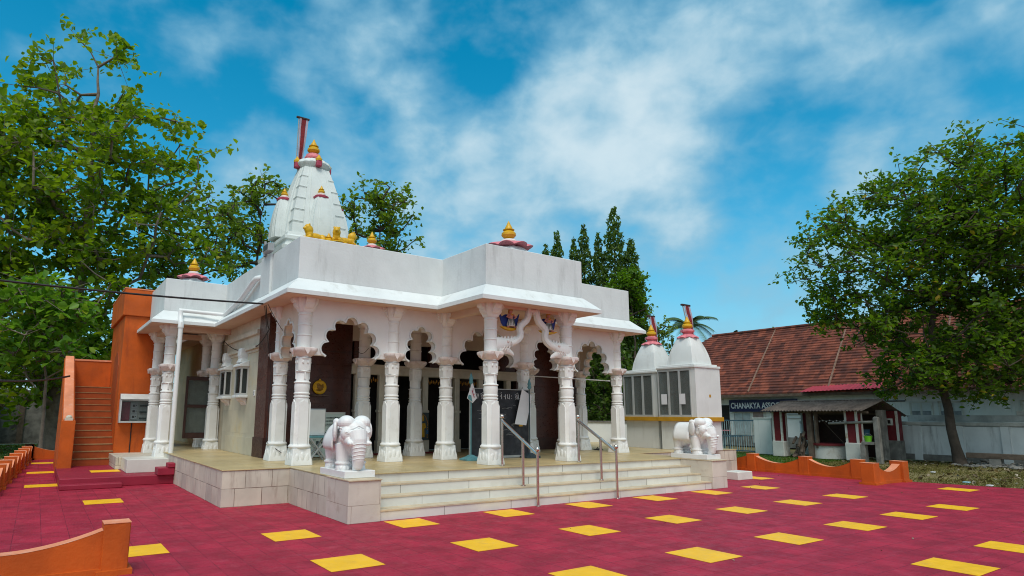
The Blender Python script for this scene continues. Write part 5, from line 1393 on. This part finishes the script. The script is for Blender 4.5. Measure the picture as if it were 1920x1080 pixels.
# ------------------------------------------------------------------ vegetation
def leaves_mesh(name, centers, normals_bias, size, rng, mt, parent=None, tone=None, aspect=.62, droop=.3, asp_jit=.25):
    n = len(centers); c = np.asarray(centers, float)
    d = rng.normal(size=(n, 3)); d[:, 2] = d[:, 2]*.6-droop
    d /= np.linalg.norm(d, axis=1)[:, None]
    up_ = rng.normal(size=(n, 3))*.6+np.array([0, 0, 1.0])
    s = np.cross(d, up_); s /= np.linalg.norm(s, axis=1)[:, None]+1e-9
    nn = np.cross(s, d)
    L_ = size*(1+rng.uniform(-asp_jit, asp_jit, n)*1.4)[:, None]; w = L_*aspect*.5
    fold = nn*w*.35
    base = c-d*L_*.5
    V = np.empty((n, 6, 3))
    V[:, 0] = base; V[:, 1] = c-d*L_*.12+s*w+fold; V[:, 2] = c+d*L_*.25+s*w*.72+fold*.8-nn*L_*.05
    V[:, 3] = c+d*L_*.5-nn*L_*.12; V[:, 4] = c+d*L_*.25-s*w*.72+fold*.8-nn*L_*.05; V[:, 5] = c-d*L_*.12-s*w+fold
    idx = np.arange(n)[:, None]*6
    Q = np.concatenate([idx+np.array([0, 1, 2, 3]), idx+np.array([0, 3, 4, 5])], 1).reshape(-1, 4)
    me = bpy.data.meshes.new(name)
    me.vertices.add(n*6); me.vertices.foreach_set('co', V.reshape(-1))
    me.loops.add(Q.size); me.loops.foreach_set('vertex_index', Q.reshape(-1).astype(np.int32))
    me.polygons.add(len(Q)); me.polygons.foreach_set('loop_start', np.arange(0, Q.size, 4, dtype=np.int32))
    try: me.polygons.foreach_set('loop_total', np.full(len(Q), 4, np.int32))
    except Exception: pass
    me.update(calc_edges=True); me.validate()
    tn = tone if tone is not None else rng.uniform(0, 1, n)
    at = me.attributes.new('tone', 'FLOAT', 'FACE'); at.data.foreach_set('value', np.repeat(tn, 2).astype(np.float32))
    me.materials.append(mt)
    o = bpy.data.objects.new(name, me); COL.objects.link(o)
    if parent is not None: o.parent = parent; o.location = -wloc(parent)
    return o
def branches_mesh(segs, name, mt, parent):
    """segs: list of (p, q, r0, r1); every frustum five sided"""
    P = np.array([s[0] for s in segs]); Q = np.array([s[1] for s in segs]); r0 = np.array([s[2] for s in segs]); r1 = np.array([s[3] for s in segs])
    n = len(P); k = 6
    t = Q-P; t /= np.linalg.norm(t, axis=1)[:, None]+1e-9
    ref = np.where(np.abs(t[:, 2:3]) > .9, np.array([[1., 0, 0]]), np.array([[0, 0, 1.]]))
    a = np.cross(t, ref); a /= np.linalg.norm(a, axis=1)[:, None]; b = np.cross(a, t)
    th = np.arange(k)*2*pi/k
    V = np.empty((n, 2, k, 3))
    for i in range(k):
        off = a*cos(th[i])+b*sin(th[i])
        V[:, 0, i] = P+off*r0[:, None]; V[:, 1, i] = Q+off*r1[:, None]
    vs = V.reshape(-1, 3); fs = []
    for j in range(n):
        o = j*2*k
        for i in range(k):
            i2 = (i+1) % k; fs.append((o+i, o+i2, o+k+i2, o+k+i))
    me = bpy.data.meshes.new(name); me.from_pydata(vs.tolist(), [], fs); me.materials.append(mt)
    me.polygons.foreach_set('use_smooth', [True]*len(me.polygons))
    o = bpy.data.objects.new(name, me); COL.objects.link(o); o.parent = parent; o.location = -wloc(parent)
    return o
def tree(name, label, base, trunk, r0, lobes, depth, ncl, per, lsize, lmat, bark, seed, spread=.55, group=None, aspect=.62, droop=.3, tip=.014, density_pow=1.0, rmin=.014, sparse_top=0.0):
    rng = np.random.default_rng(seed)
    t = thing(name, label, 'tree', base, group)
    base = np.array(base, float)
    nodes = []; par = []
    tp = [np.array(p, float) for p in trunk]
    fine = []
    for a, b in zip(tp[:-1], tp[1:]):
        m_ = max(2, int(np.linalg.norm(b-a)/.6))
        for k in range(m_): fine.append(a+(b-a)*k/m_+rng.normal(size=3)*np.array([.05, .05, 0]))
    fine.append(tp[-1])
    for i, p in enumerate(fine): nodes.append(p); par.append(i-1)
    ntr = len(nodes)
    # cluster centres in the lobes, weighted by volume; near the lobe's shell more than its middle
    vol = np.array([l[3]*l[3]*l[4] for l in lobes])**(.75); vol /= vol.sum()
    cl = []
    for li, l in enumerate(lobes):
        m_ = max(2, int(round(ncl*vol[li])))
        u = rng.normal(size=(m_, 3)); u /= np.linalg.norm(u, axis=1)[:, None]
        rad = rng.uniform(.25, 1, m_)**.5
        p = np.array(l[:3])+u*rad[:, None]*np.array([l[3], min(l[3], depth), l[4]])
        cl.append(p)
    cl = np.concatenate(cl); cl = cl[cl[:, 2] > .6]
    tr = np.array(nodes)
    d0 = np.min(np.linalg.norm(cl[:, None]-tr[None], axis=2), axis=1)
    tips = []
    for i in np.argsort(d0):
        p = cl[i]; A = np.array(nodes)
        dv_ = p-A; dist = np.linalg.norm(dv_, axis=1)
        pen = dist*(1+.9*np.clip(-(dv_[:, 2])/np.maximum(dist, .1), 0, 1)+.25*np.clip(.3-dv_[:, 2]/np.maximum(dist, .1), 0, 1))
        pen[:min(3, ntr)] += 6
        j = int(np.argmin(pen)); q = A[j]; D = np.linalg.norm(p-q)
        m_ = max(1, int(D/.55)); last = j
        bow = rng.normal(size=3)*.10*D+np.array([0, 0, -.08*D])
        for k in range(1, m_+1):
            s = k/m_
            nodes.append(q+(p-q)*s+bow*4*s*(1-s)*.5+rng.normal(size=3)*.03); par.append(last); last = len(nodes)-1
        tips.append(last)
    cnt = np.zeros(len(nodes))
    for i in tips: cnt[i] += 1
    for i in range(len(nodes)-1, 0, -1):
        if par[i] >= 0: cnt[par[i]] += cnt[i]
    tot = max(cnt[0], 1)
    R = rmin+(r0-rmin)*(np.maximum(cnt, .6)/tot)**.52
    for i in range(ntr): R[i] = max(R[i], r0*(1-.75*i/ntr))
    R[0] = r0*1.35
    if ntr > 2: R[1] = r0*1.1
    segs = [(nodes[par[i]], nodes[i], min(R[par[i]], R[i]*1.6) if i >= ntr else R[par[i]], R[i]) for i in range(1, len(nodes)) if par[i] >= 0]
    trs = [s for i, s in zip([k for k in range(1, len(nodes)) if par[k] >= 0], segs) if i < ntr]
    brs = [s for i, s in zip([k for k in range(1, len(nodes)) if par[k] >= 0], segs) if i >= ntr]
    # twigs
    C = []; TN = []
    for i in tips:
        p = nodes[i]; base_t = rng.uniform(.15, .75)
        nt_ = 4
        for k in range(nt_):
            e = p+rng.normal(size=3)*spread*np.array([1, 1, .75])
            brs.append((p, e, tip, tip*.4))
            m_ = int(per/nt_*(1+rng.uniform(-.4, .4)))
            s = rng.uniform(.35, 1.15, m_)[:, None]
            C.append(p+(e-p)*s+rng.normal(size=(m_, 3))*spread*.26); TN.append(np.clip(base_t+rng.normal(size=m_)*.17, 0, 1))
    tb = [nodes[i] for i in range(ntr)]; tr_ = [R[i] for i in range(ntr)]
    MB().tube([base-np.array([0, 0, .05])]+[base+np.array([0, 0, .12])]+tb[1:], [r0*1.75, r0*1.35]+[max(r0*(1.08-1.0*i/ntr), rmin) for i in range(1, ntr)], 12).build('trunk', bark, t, smooth=True)
    branches_mesh(brs, 'limbs', bark, t)
    leaves_mesh('crown', np.concatenate(C), None, lsize, rng, lmat, t, np.concatenate(TN), aspect, droop)
    return t
TEAK = leaf_mat('teak_leaves', (.045, .115, .006), (.24, .33, .016), (.30, .46, .010), .48, yellow=(.44, .38, .02))
TEAK2 = leaf_mat('rear_tree_leaves', (.045, .09, .008), (.19, .27, .02), (.24, .38, .015), .45, yellow=(.36, .3, .03))  # slightly darker leaf tones for the sparse rear trees
JACK = leaf_mat('jackfruit_leaves', (.028, .072, .006), (.14, .23, .014), (.19, .36, .01), .46, yellow=(.55, .36, .02))
ASHO = leaf_mat('ashoka_leaves', (.03, .07, .012), (.12, .20, .03), (.14, .26, .02), .4)
BUSH = leaf_mat('bright_bush_leaves', (.05, .11, .006), (.16, .30, .012), (.2, .4, .01), .4)

T1 = [(-3.1, 21.4, 17.0, 1.2, 1.0), (-3.3, 21.4, 15.2, 2.2, 1.5), (-5.3, 21.3, 13.2, 2.2, 1.5), (-1.4, 21.3, 13.6, 2.2, 1.7), (-3.9, 21.4, 11.4, 4.6, 2.4), (.5, 21.1, 12.0, 1.8, 1.4), (-5.4, 21.3, 9.0, 2.9, 2.9), (-1.5, 21.3, 9.4, 4.0, 2.0), (-3.6, 21.4, 6.6, 3.6, 2.6), (-4.5, 21.4, 4.3, 3.6, 2.3), (-4.8, 21.4, 2.4, 1.8, 1.3), (-2.3, 21.3, 4.5, 1.5, 2.1), (-7.2, 21.2, 10.1, 3.2, 4.3), (-6.7, 21.2, 5.0, 3.1, 4.1), (-5.3, 21.3, 14.2, 1.0, .8)]
tree('teak_tree', 'tall broad leaved tree behind the orange stair at the left', (-3.3, 22.0, -.05), [(-3.3, 22.0, -.05), (-3.25, 22.0, 2.5), (-3.0, 21.9, 5.5), (-2.8, 21.6, 8.5), (-2.9, 21.5, 11.5), (-3.0, 21.4, 14.0), (-3.05, 21.4, 16.6)], .33, T1, 3.0, 385, 54, .27, TEAK, BARKL, 11, .62, aspect=.72, droop=.35)
T2 = [(3.2, 23.6, 10.8, 1.5, 1.8), (2.3, 23.8, 9.4, 1.7, 1.5), (.4, 24.1, 9.4, 2.0, 1.5), (1.2, 24.0, 8.3, 1.7, 1.2), (.2, 24.1, 11.3, 1.8, 1.2), (2.1, 23.8, 11.6, 1.2, 1.5), (-.6, 24.2, 8.0, 1.4, 1.4)]
tree('teak_tree', 'sparse branching tree rising behind the orange tower', (.38, 24.1, -.05), [(.38, 24.1, -.05), (.4, 24.1, 3), (.5, 24.1, 6), (.9, 24.0, 8), (1.3, 23.9, 10)], .17, T2, 1.8, 78, 24, .26, TEAK2, BARK, 12, .5, aspect=.7)
T3 = [(6.5, 28.0, 14.7, 1.5, 1.5), (5.2, 28.3, 13.4, 1.4, 1.7), (5.7, 28.1, 11.6, 2.0, 1.3), (4.9, 28.4, 10.7, 1.3, 1.0)]
tree('teak_tree', 'thin tree behind the left side of the white spire', (6.6, 27.9, -.05), [(6.6, 27.9, -.05), (6.4, 27.9, 4), (6.2, 28, 8), (6.1, 28, 11), (6.3, 28, 14.6)], .17, T3, 1.6, 75, 24, .28, TEAK2, BARK, 13, .5, aspect=.7)
T4 = [(12.8, 25.5, 15.3, 1.6, 1.2), (12.0, 25.9, 14.0, 1.7, 1.5), (13.7, 25.1, 14.3, 1.4, 1.4), (13.0, 25.4, 12.5, 2.4, 1.2)]
tree('teak_tree', 'open crowned tree behind the right side of the white spire', (13.16, 25.4, -.05), [(13.16, 25.4, -.05), (13.1, 25.4, 4), (13.0, 25.4, 8), (12.9, 25.4, 11.5), (12.9, 25.5, 15)], .17, T4, 1.6, 72, 24, .28, TEAK2, BARK, 14, .5, aspect=.7)
T5 = [(23.7, -1.3, 10.9, 1.8, 1.0), (23.4, -.2, 10.2, 2.3, 1.3), (23.8, -1.8, 9.1, 1.8, 2.0), (22.8, 1.5, 9.2, 2.5, 1.4), (22.2, 2.9, 8.1, 1.9, 1.3), (21.7, 3.9, 7.0, 1.0, .9), (22.8, 1.4, 6.9, 3.2, 1.6), (23.5, -.6, 7.6, 3.0, 2.0), (23.8, -1.8, 6.4, 1.7, 2.2), (22.2, 2.9, 5.3, 1.4, 1.0), (23.1, .5, 5.0, 2.9, 1.5), (23.6, -1.0, 4.6, 2.0, 1.5), (22.9, 1.2, 3.5, 1.7, 1.1), (23.3, -.1, 3.4, 2.2, 1.1), (23.7, -1.3, 3.3, 1.5, 1.1), (21.9, 3.7, 5.6, .9, .7), (24.1, -3.0, 8.1, 2.5, 3.0), (24.0, -2.8, 4.8, 2.2, 2.2)]
tree('jackfruit_tree', 'dense dark green tree in front of the compound wall at the right', (23.23, .22, -.05), [(23.23, .22, -.05), (23.2, .28, 1.2), (23.2, .45, 2.6), (23.2, .6, 4.2), (23.2, .5, 6.0), (23.4, .1, 8.0), (23.5, -.4, 10)], .155, T5, 2.6, 620, 58, .185, JACK, BARK, 15, .45, aspect=.58, droop=.15)
# ashoka (drooping columns)
rng = np.random.default_rng(21)
for k, (x, y, zt, w) in enumerate(((16.8, 14.5, 10.2, .5), (17.2, 14.1, 10.9, .6), (17.8, 13.5, 10.5, .55), (18.2, 13.2, 11.2, .62), (18.7, 12.7, 10.7, .6), (19.2, 12.1, 12.0, .88), (19.7, 11.5, 10.3, .72))):
    lab = ['short leftmost slender mast tree just topping the parapet', 'second slender mast tree from the left, pointed above the porch parapet', 'low mast tree between two taller pointed ones', 'tall thin mast tree left of the middle of the row',
           'mid height mast tree left of the tallest one', 'tallest and widest mast tree of the row', 'rightmost mast tree with foliage hanging past the parapet corner'][k]
    t = thing('mast_tree', lab, 'tree', (x, y, -.05), 'slender mast trees behind the temple')
    branches_mesh([(np.array([x, y, -.05]), np.array([x, y, 5.]), .10, .07), (np.array([x, y, 5.]), np.array([x, y, zt-.1]), .07, .015)], 'trunk', BARK, t)
    n = int(5200*w/.6)
    q = rng.uniform(0, 1, n)**.62
    z = zt-q*(zt-.8)
    rad = w*(.12+1.05*np.clip(q*2.2, 0, 1)**.75)
    tier = .5+.5*np.sin(z*7+rng.uniform(0, 6))
    rad = rad*(.72+.38*tier)
    a = rng.uniform(0, 2*pi, n); rr = rad*rng.uniform(.2, 1, n)**.6
    C = np.stack([x+rr*np.cos(a), y+rr*np.sin(a), z-.25*rr], 1)
    C = C[rng.uniform(0, 1, n) > .12*np.sin(z*3.1)+.05]
    tn = np.clip(.35+.4*rng.normal(size=len(C))*.5+.25*(C[:, 2] % .9 > .5), 0, 1)
    leaves_mesh('crown', C, None, .24, rng, ASHO, t, tn, .36, .9)
tree('round_bush_tree', 'bright green bushy tree beside the mast trees at the parapet corner', (19.0, 10.9, -.05), [(19.0, 10.9, -.05), (19.0, 10.9, 5), (18.95, 10.95, 7.6)], .09, [(18.9, 11.0, 7.8, .95, .7), (19.1, 10.75, 6.6, .65, .7), (18.2, 11.6, 7.2, .7, .4)], .8, 46, 60, .16, BUSH, BARK, 31, .3)
tree('small_tree', 'small loose tree behind the shrine domes', (22.8, 12.5, -.05), [(22.8, 12.5, -.05), (22.8, 12.5, 3), (22.8, 12.5, 5.4)], .08, [(22.8, 12.5, 5.7, .9, .7), (22.4, 12.8, 4.8, .9, .7), (23.1, 12.3, 4.6, .7, .6)], .8, 34, 30, .18, TEAK2, BARK, 33, .35)
tree('small_tree', 'rounded bush top showing above the tiled ridge', (48.3, 21.1, -.05), [(48.3, 21.1, -.05), (48.3, 21.1, 5), (48.3, 21.1, 8.6)], .1, [(48.3, 21.1, 8.7, .8, .5)], .8, 14, 30, .2, BUSH, BARK, 34, .35)
# shrubs seen through the right end arch
tree('garden_shrub', 'tall dark green shrub seen through the right end arch', (14.4, 8.6, -.05), [(14.4, 8.6, -.05), (14.4, 8.6, 1.5), (14.5, 8.7, 3)], .06, [(14.2, 8.9, 2.4, .8, 1.0), (14.8, 8.2, 3.0, .8, 1.1), (14.4, 8.8, 4.0, .7, 1.0), (15.0, 8.0, 1.9, .6, .6)], .8, 80, 60, .16, ASHO, BARK, 35, .3)
tree('garden_shrub', 'leafy shrub filling the gap between the temple corner and the shrine', (13.6, 9.8, -.05), [(13.6, 9.8, -.05), (13.6, 9.8, 2), (13.7, 9.8, 4)], .06, [(13.5, 9.9, 2.8, .8, 1.0), (13.9, 9.6, 4.2, .8, 1.0), (13.4, 10.0, 1.8, .6, .6)], .8, 70, 60, .16, ASHO, BARK, 36, .3)
# bushes under the big tree
tree('undergrowth_bush', 'dark leafy bush at the far left edge under the tall tree', (-8.5, 25.5, -.05), [(-8.5, 25.5, -.05), (-8.5, 25.5, 1.5), (-8.5, 25.5, 2.5)], .08, [(-8.6, 25.5, 2.2, 1.8, 1.3), (-7.2, 25.6, 3.2, 1.5, 1.3), (-10, 25.4, 3.5, 2, 2)], 1.2, 60, 50, .3, TEAK, BARK, 37, .5)
tree('undergrowth_bush', 'bushy growth behind the orange stair landing', (-1.5, 25.0, -.05), [(-1.5, 25.0, -.05), (-1.5, 25, 2), (-1.4, 25, 4)], .1, [(-1.4, 25, 4.6, 1.6, 1.2), (-2.6, 25, 3.4, 1.4, 1.2), (-.3, 25, 3.5, 1.4, 1.4)], 1.2, 64, 50, .3, TEAK, BARK, 38, .5)

YT = [(-4.3, 17.3, 5.4, 1.3, .8), (-3.4, 17.4, 4.9, .9, .8), (-4.7, 17.3, 4.1, 1.2, .9), (-3.6, 17.4, 3.4, .8, .6)]
YTEAK = leaf_mat('young_teak_leaves', (.05, .14, .012), (.19, .36, .03), (.22, .46, .02), .42, yellow=(.4, .42, .03))
tree('young_teak_tree', 'young bright green broad leaved tree hanging over the low wall left of the orange stair', (-3.6, 18.2, -.05), [(-3.6, 18.2, -.05), (-3.65, 18.2, 1.5), (-3.8, 18.1, 3.4), (-3.7, 18.1, 5.6)], .07, YT, 1.0, 56, 22, .30, YTEAK, BARKL, 52, .45, aspect=.78, droop=.3)
# palms
def palm(lab, x, y, z, R, n, seed, trunk_r=.16):
    rng = np.random.default_rng(seed)
    t = thing('coconut_palm', lab, 'palm', (x, y, -.05), 'palms beyond the tiled roof')
    branches_mesh([(np.array([x, y, -.05]), np.array([x+.2, y, z*.5]), trunk_r, trunk_r*.8), (np.array([x+.2, y, z*.5]), np.array([x, y, z]), trunk_r*.8, trunk_r*.7)], 'trunk', BARKL, t)
    for k in range(n):
        a = 2*pi*k/n+rng.uniform(-.2, .2); el = rng.uniform(.1, 1.15); L_ = R*rng.uniform(.85, 1.1)
        pts = []
        for i in range(13):
            s = i/12
            rr = L_*s*cos(el*(1-.2*s)); zz = z+L_*(s*sin(el)-.62*s*s*(.6+cos(el)*.5))
            pts.append(Vector((x+rr*cos(a), y+rr*sin(a), zz)))
        mb = MB(); mb.tube(pts, [.035*(1-.8*i/12) for i in range(13)], 5)
        side = Vector((-sin(a), cos(a), 0))
        for i in range(1, 13):
            for sub in (0, .33, .66):
                if i == 12 and sub: continue
                p = pts[i].lerp(pts[min(i+1, 12)], sub) if i < 12 else pts[12]
                tdir = (pts[i]-pts[i-1]).normalized()
                ll = .75*R*.32*(1-.55*abs(i/12-.45))
                for s_ in (-1, 1):
                    q = p+side*s_*ll*.75+tdir*ll*.5+Vector((0, 0, -ll*.45))
                    w_ = tdir*.035
                    mb.add([p-w_, p+w_, q], [(0, 1, 2)])
        o = mb.build('frond', PALM, t)
    return t
PALM = mat('palm_frond', (.045, .085, .012), .5, .3, 1.5)
palm('coconut palm rising behind the dome of the shrine', 38.25, 21.9, 8.6, 2.6, 17, 41)
palm('tiny palm crown showing above the tiled ridge', 51.1, 26.1, 9.2, 1.3, 11, 42, .12)

# grass, leaf litter, rubble
rng = np.random.default_rng(77)
def scatter_grass(name, lab, polyfn, n, h, mt, w=.012):
    P = polyfn(n); n = len(P)
    a = rng.uniform(0, 2*pi, n); lean = rng.normal(size=(n, 2))*h*.5
    hh = h*rng.uniform(.5, 1.3, n)
    V = np.empty((n, 3, 3))
    V[:, 0] = P+np.stack([np.cos(a)*w, np.sin(a)*w, np.zeros(n)], 1); V[:, 1] = P-np.stack([np.cos(a)*w, np.sin(a)*w, np.zeros(n)], 1)
    V[:, 2] = P+np.stack([lean[:, 0], lean[:, 1], hh], 1)
    me = bpy.data.meshes.new(name); me.vertices.add(n*3); me.vertices.foreach_set('co', V.reshape(-1))
    me.loops.add(n*3); me.loops.foreach_set('vertex_index', np.arange(n*3, dtype=np.int32))
    me.polygons.add(n); me.polygons.foreach_set('loop_start', np.arange(0, n*3, 3, dtype=np.int32)); me.update(calc_edges=True)
    at = me.attributes.new('tone', 'FLOAT', 'FACE'); at.data.foreach_set('value', rng.uniform(0, 1, n).astype(np.float32))
    me.materials.append(mt); o = bpy.data.objects.new(name, me); COL.objects.link(o)
    return tag(o, lab, 'grass', kind='stuff')
GRA = leaf_mat('dry_grass', (.09, .085, .012), (.22, .19, .05), (.14, .13, .02), .3)
GRB = leaf_mat('green_grass', (.03, .085, .004), (.09, .17, .012), (.08, .17, .006), .3)
def rect(x0, x1, y0, y1, z):
    def f(n): return np.stack([rng.uniform(x0, x1, n), rng.uniform(y0, y1, n), np.full(n, z)], 1)
    return f
def right_yard(n):
    P = np.stack([rng.uniform(14.4, 24.3, n), rng.uniform(-9, 5.5, n), np.full(n, -.06)], 1)
    lim = np.where(P[:, 1] > -1.5, 14.4, 14.4+(-1.5-P[:, 1])*.24)
    k = (P[:, 0] > lim+.05)
    patch = np.sin(P[:, 0]*1.7)+np.sin(P[:, 1]*2.3+1)+rng.normal(size=n)*.9
    return P[k & (patch > -.3)]
scatter_grass('grass', 'patchy dry grass of the yard at the right', right_yard, 60000, .05, GRA, .012)
scatter_grass('grass', 'short green grass before the blue gate', rect(14.4, 23.5, 3.2, 12.3, -.03), 26000, .05, GRB, .012)
scatter_grass('grass', 'shaded green grass under the tall left tree', rect(-14, -2.2, 17.4, 29.5, -.03), 26000, .07, GRB, .014)
LITT = leaf_mat('fallen_leaf', (.07, .045, .015), (.20, .14, .05), (.1, .06, .02), .1, yellow=(.42, .36, .28))
def litter(n):
    P = np.stack([rng.uniform(15.2, 24.3, n), rng.uniform(-8, 4, n), np.full(n, -.035)], 1)
    den = np.exp(-((P[:, 0]-23.2)/1.6)**2)+np.exp(-((P[:, 1]+2.2)/1.2)**2-((P[:, 0]-17.5)/2.6)**2)*.5+.10
    return P[(rng.uniform(0, 1, n) < den) & (P[:, 0] > 14.6+np.maximum(0, (-1.5-P[:, 1])*.26))]
o = leaves_mesh('fallen_leaves', litter(2200), None, .13, rng, LITT, None, None, .6, 0.0)
tag(o, 'brown fallen leaves and scraps scattered over the right yard', 'leaf litter', kind='stuff')
o = leaves_mesh('fallen_leaves', rect(-12, -2.2, 17.5, 28, -.02)(600), None, .2, rng, LITT, None, None, .6, 0.0)
tag(o, 'pale fallen leaves on the shaded lawn at the left', 'leaf litter', kind='stuff')
o = leaves_mesh('dust_scraps', np.stack([rng.uniform(-4, 14, 60), rng.uniform(-5, 6, 60), np.full(60, .008)], 1), None, .03, rng, LITT, None, None, .6, 0.0)
tag(o, 'tiny pale scraps lying on the red paving', 'leaf litter', kind='stuff')
rub = MB(); rr_ = random.Random(9)
for k in range(240):
    y = -4.5+rr_.random()*4.8; x = 22.5+rr_.random()*1.8; s = .03+.09*rr_.random()
    rub.ell((x, y, -.05+s*.3+.12*max(0, (x-23.0))*rr_.random()), (s, s*(.6+.6*rr_.random()), s*.6), Matrix.Rotation(rr_.random()*3, 3, 'Z').to_quaternion(), n=6, m=4)
tag(rub.build('rubble', CONC), 'dark heap of rubble and leaves at the foot of the right tree', 'rubble', kind='stuff')
def scrap(x, y, s, mt, lab):
    o = MB().prism([(x-s, y-s*.6), (x+s*.8, y-s*.5), (x+s, y+s*.5), (x-s*.5, y+s*.7)], XY, -.03, -.005).build('paper_scrap', mt, bevel=.004)
    return tag(o, lab, 'litter')
scrap(15.8, -2.3, .11, mat('pale_blue_plastic', (.35, .62, .70), .4), 'pale blue plastic scrap lying on the dry grass at the right')
scrap(15.35, -2.9, .10, PAPER, 'crumpled white paper at the edge of the red paving')
scrap(18.6, -.6, .09, PAPER, 'small white scrap on the grass below the shelter')
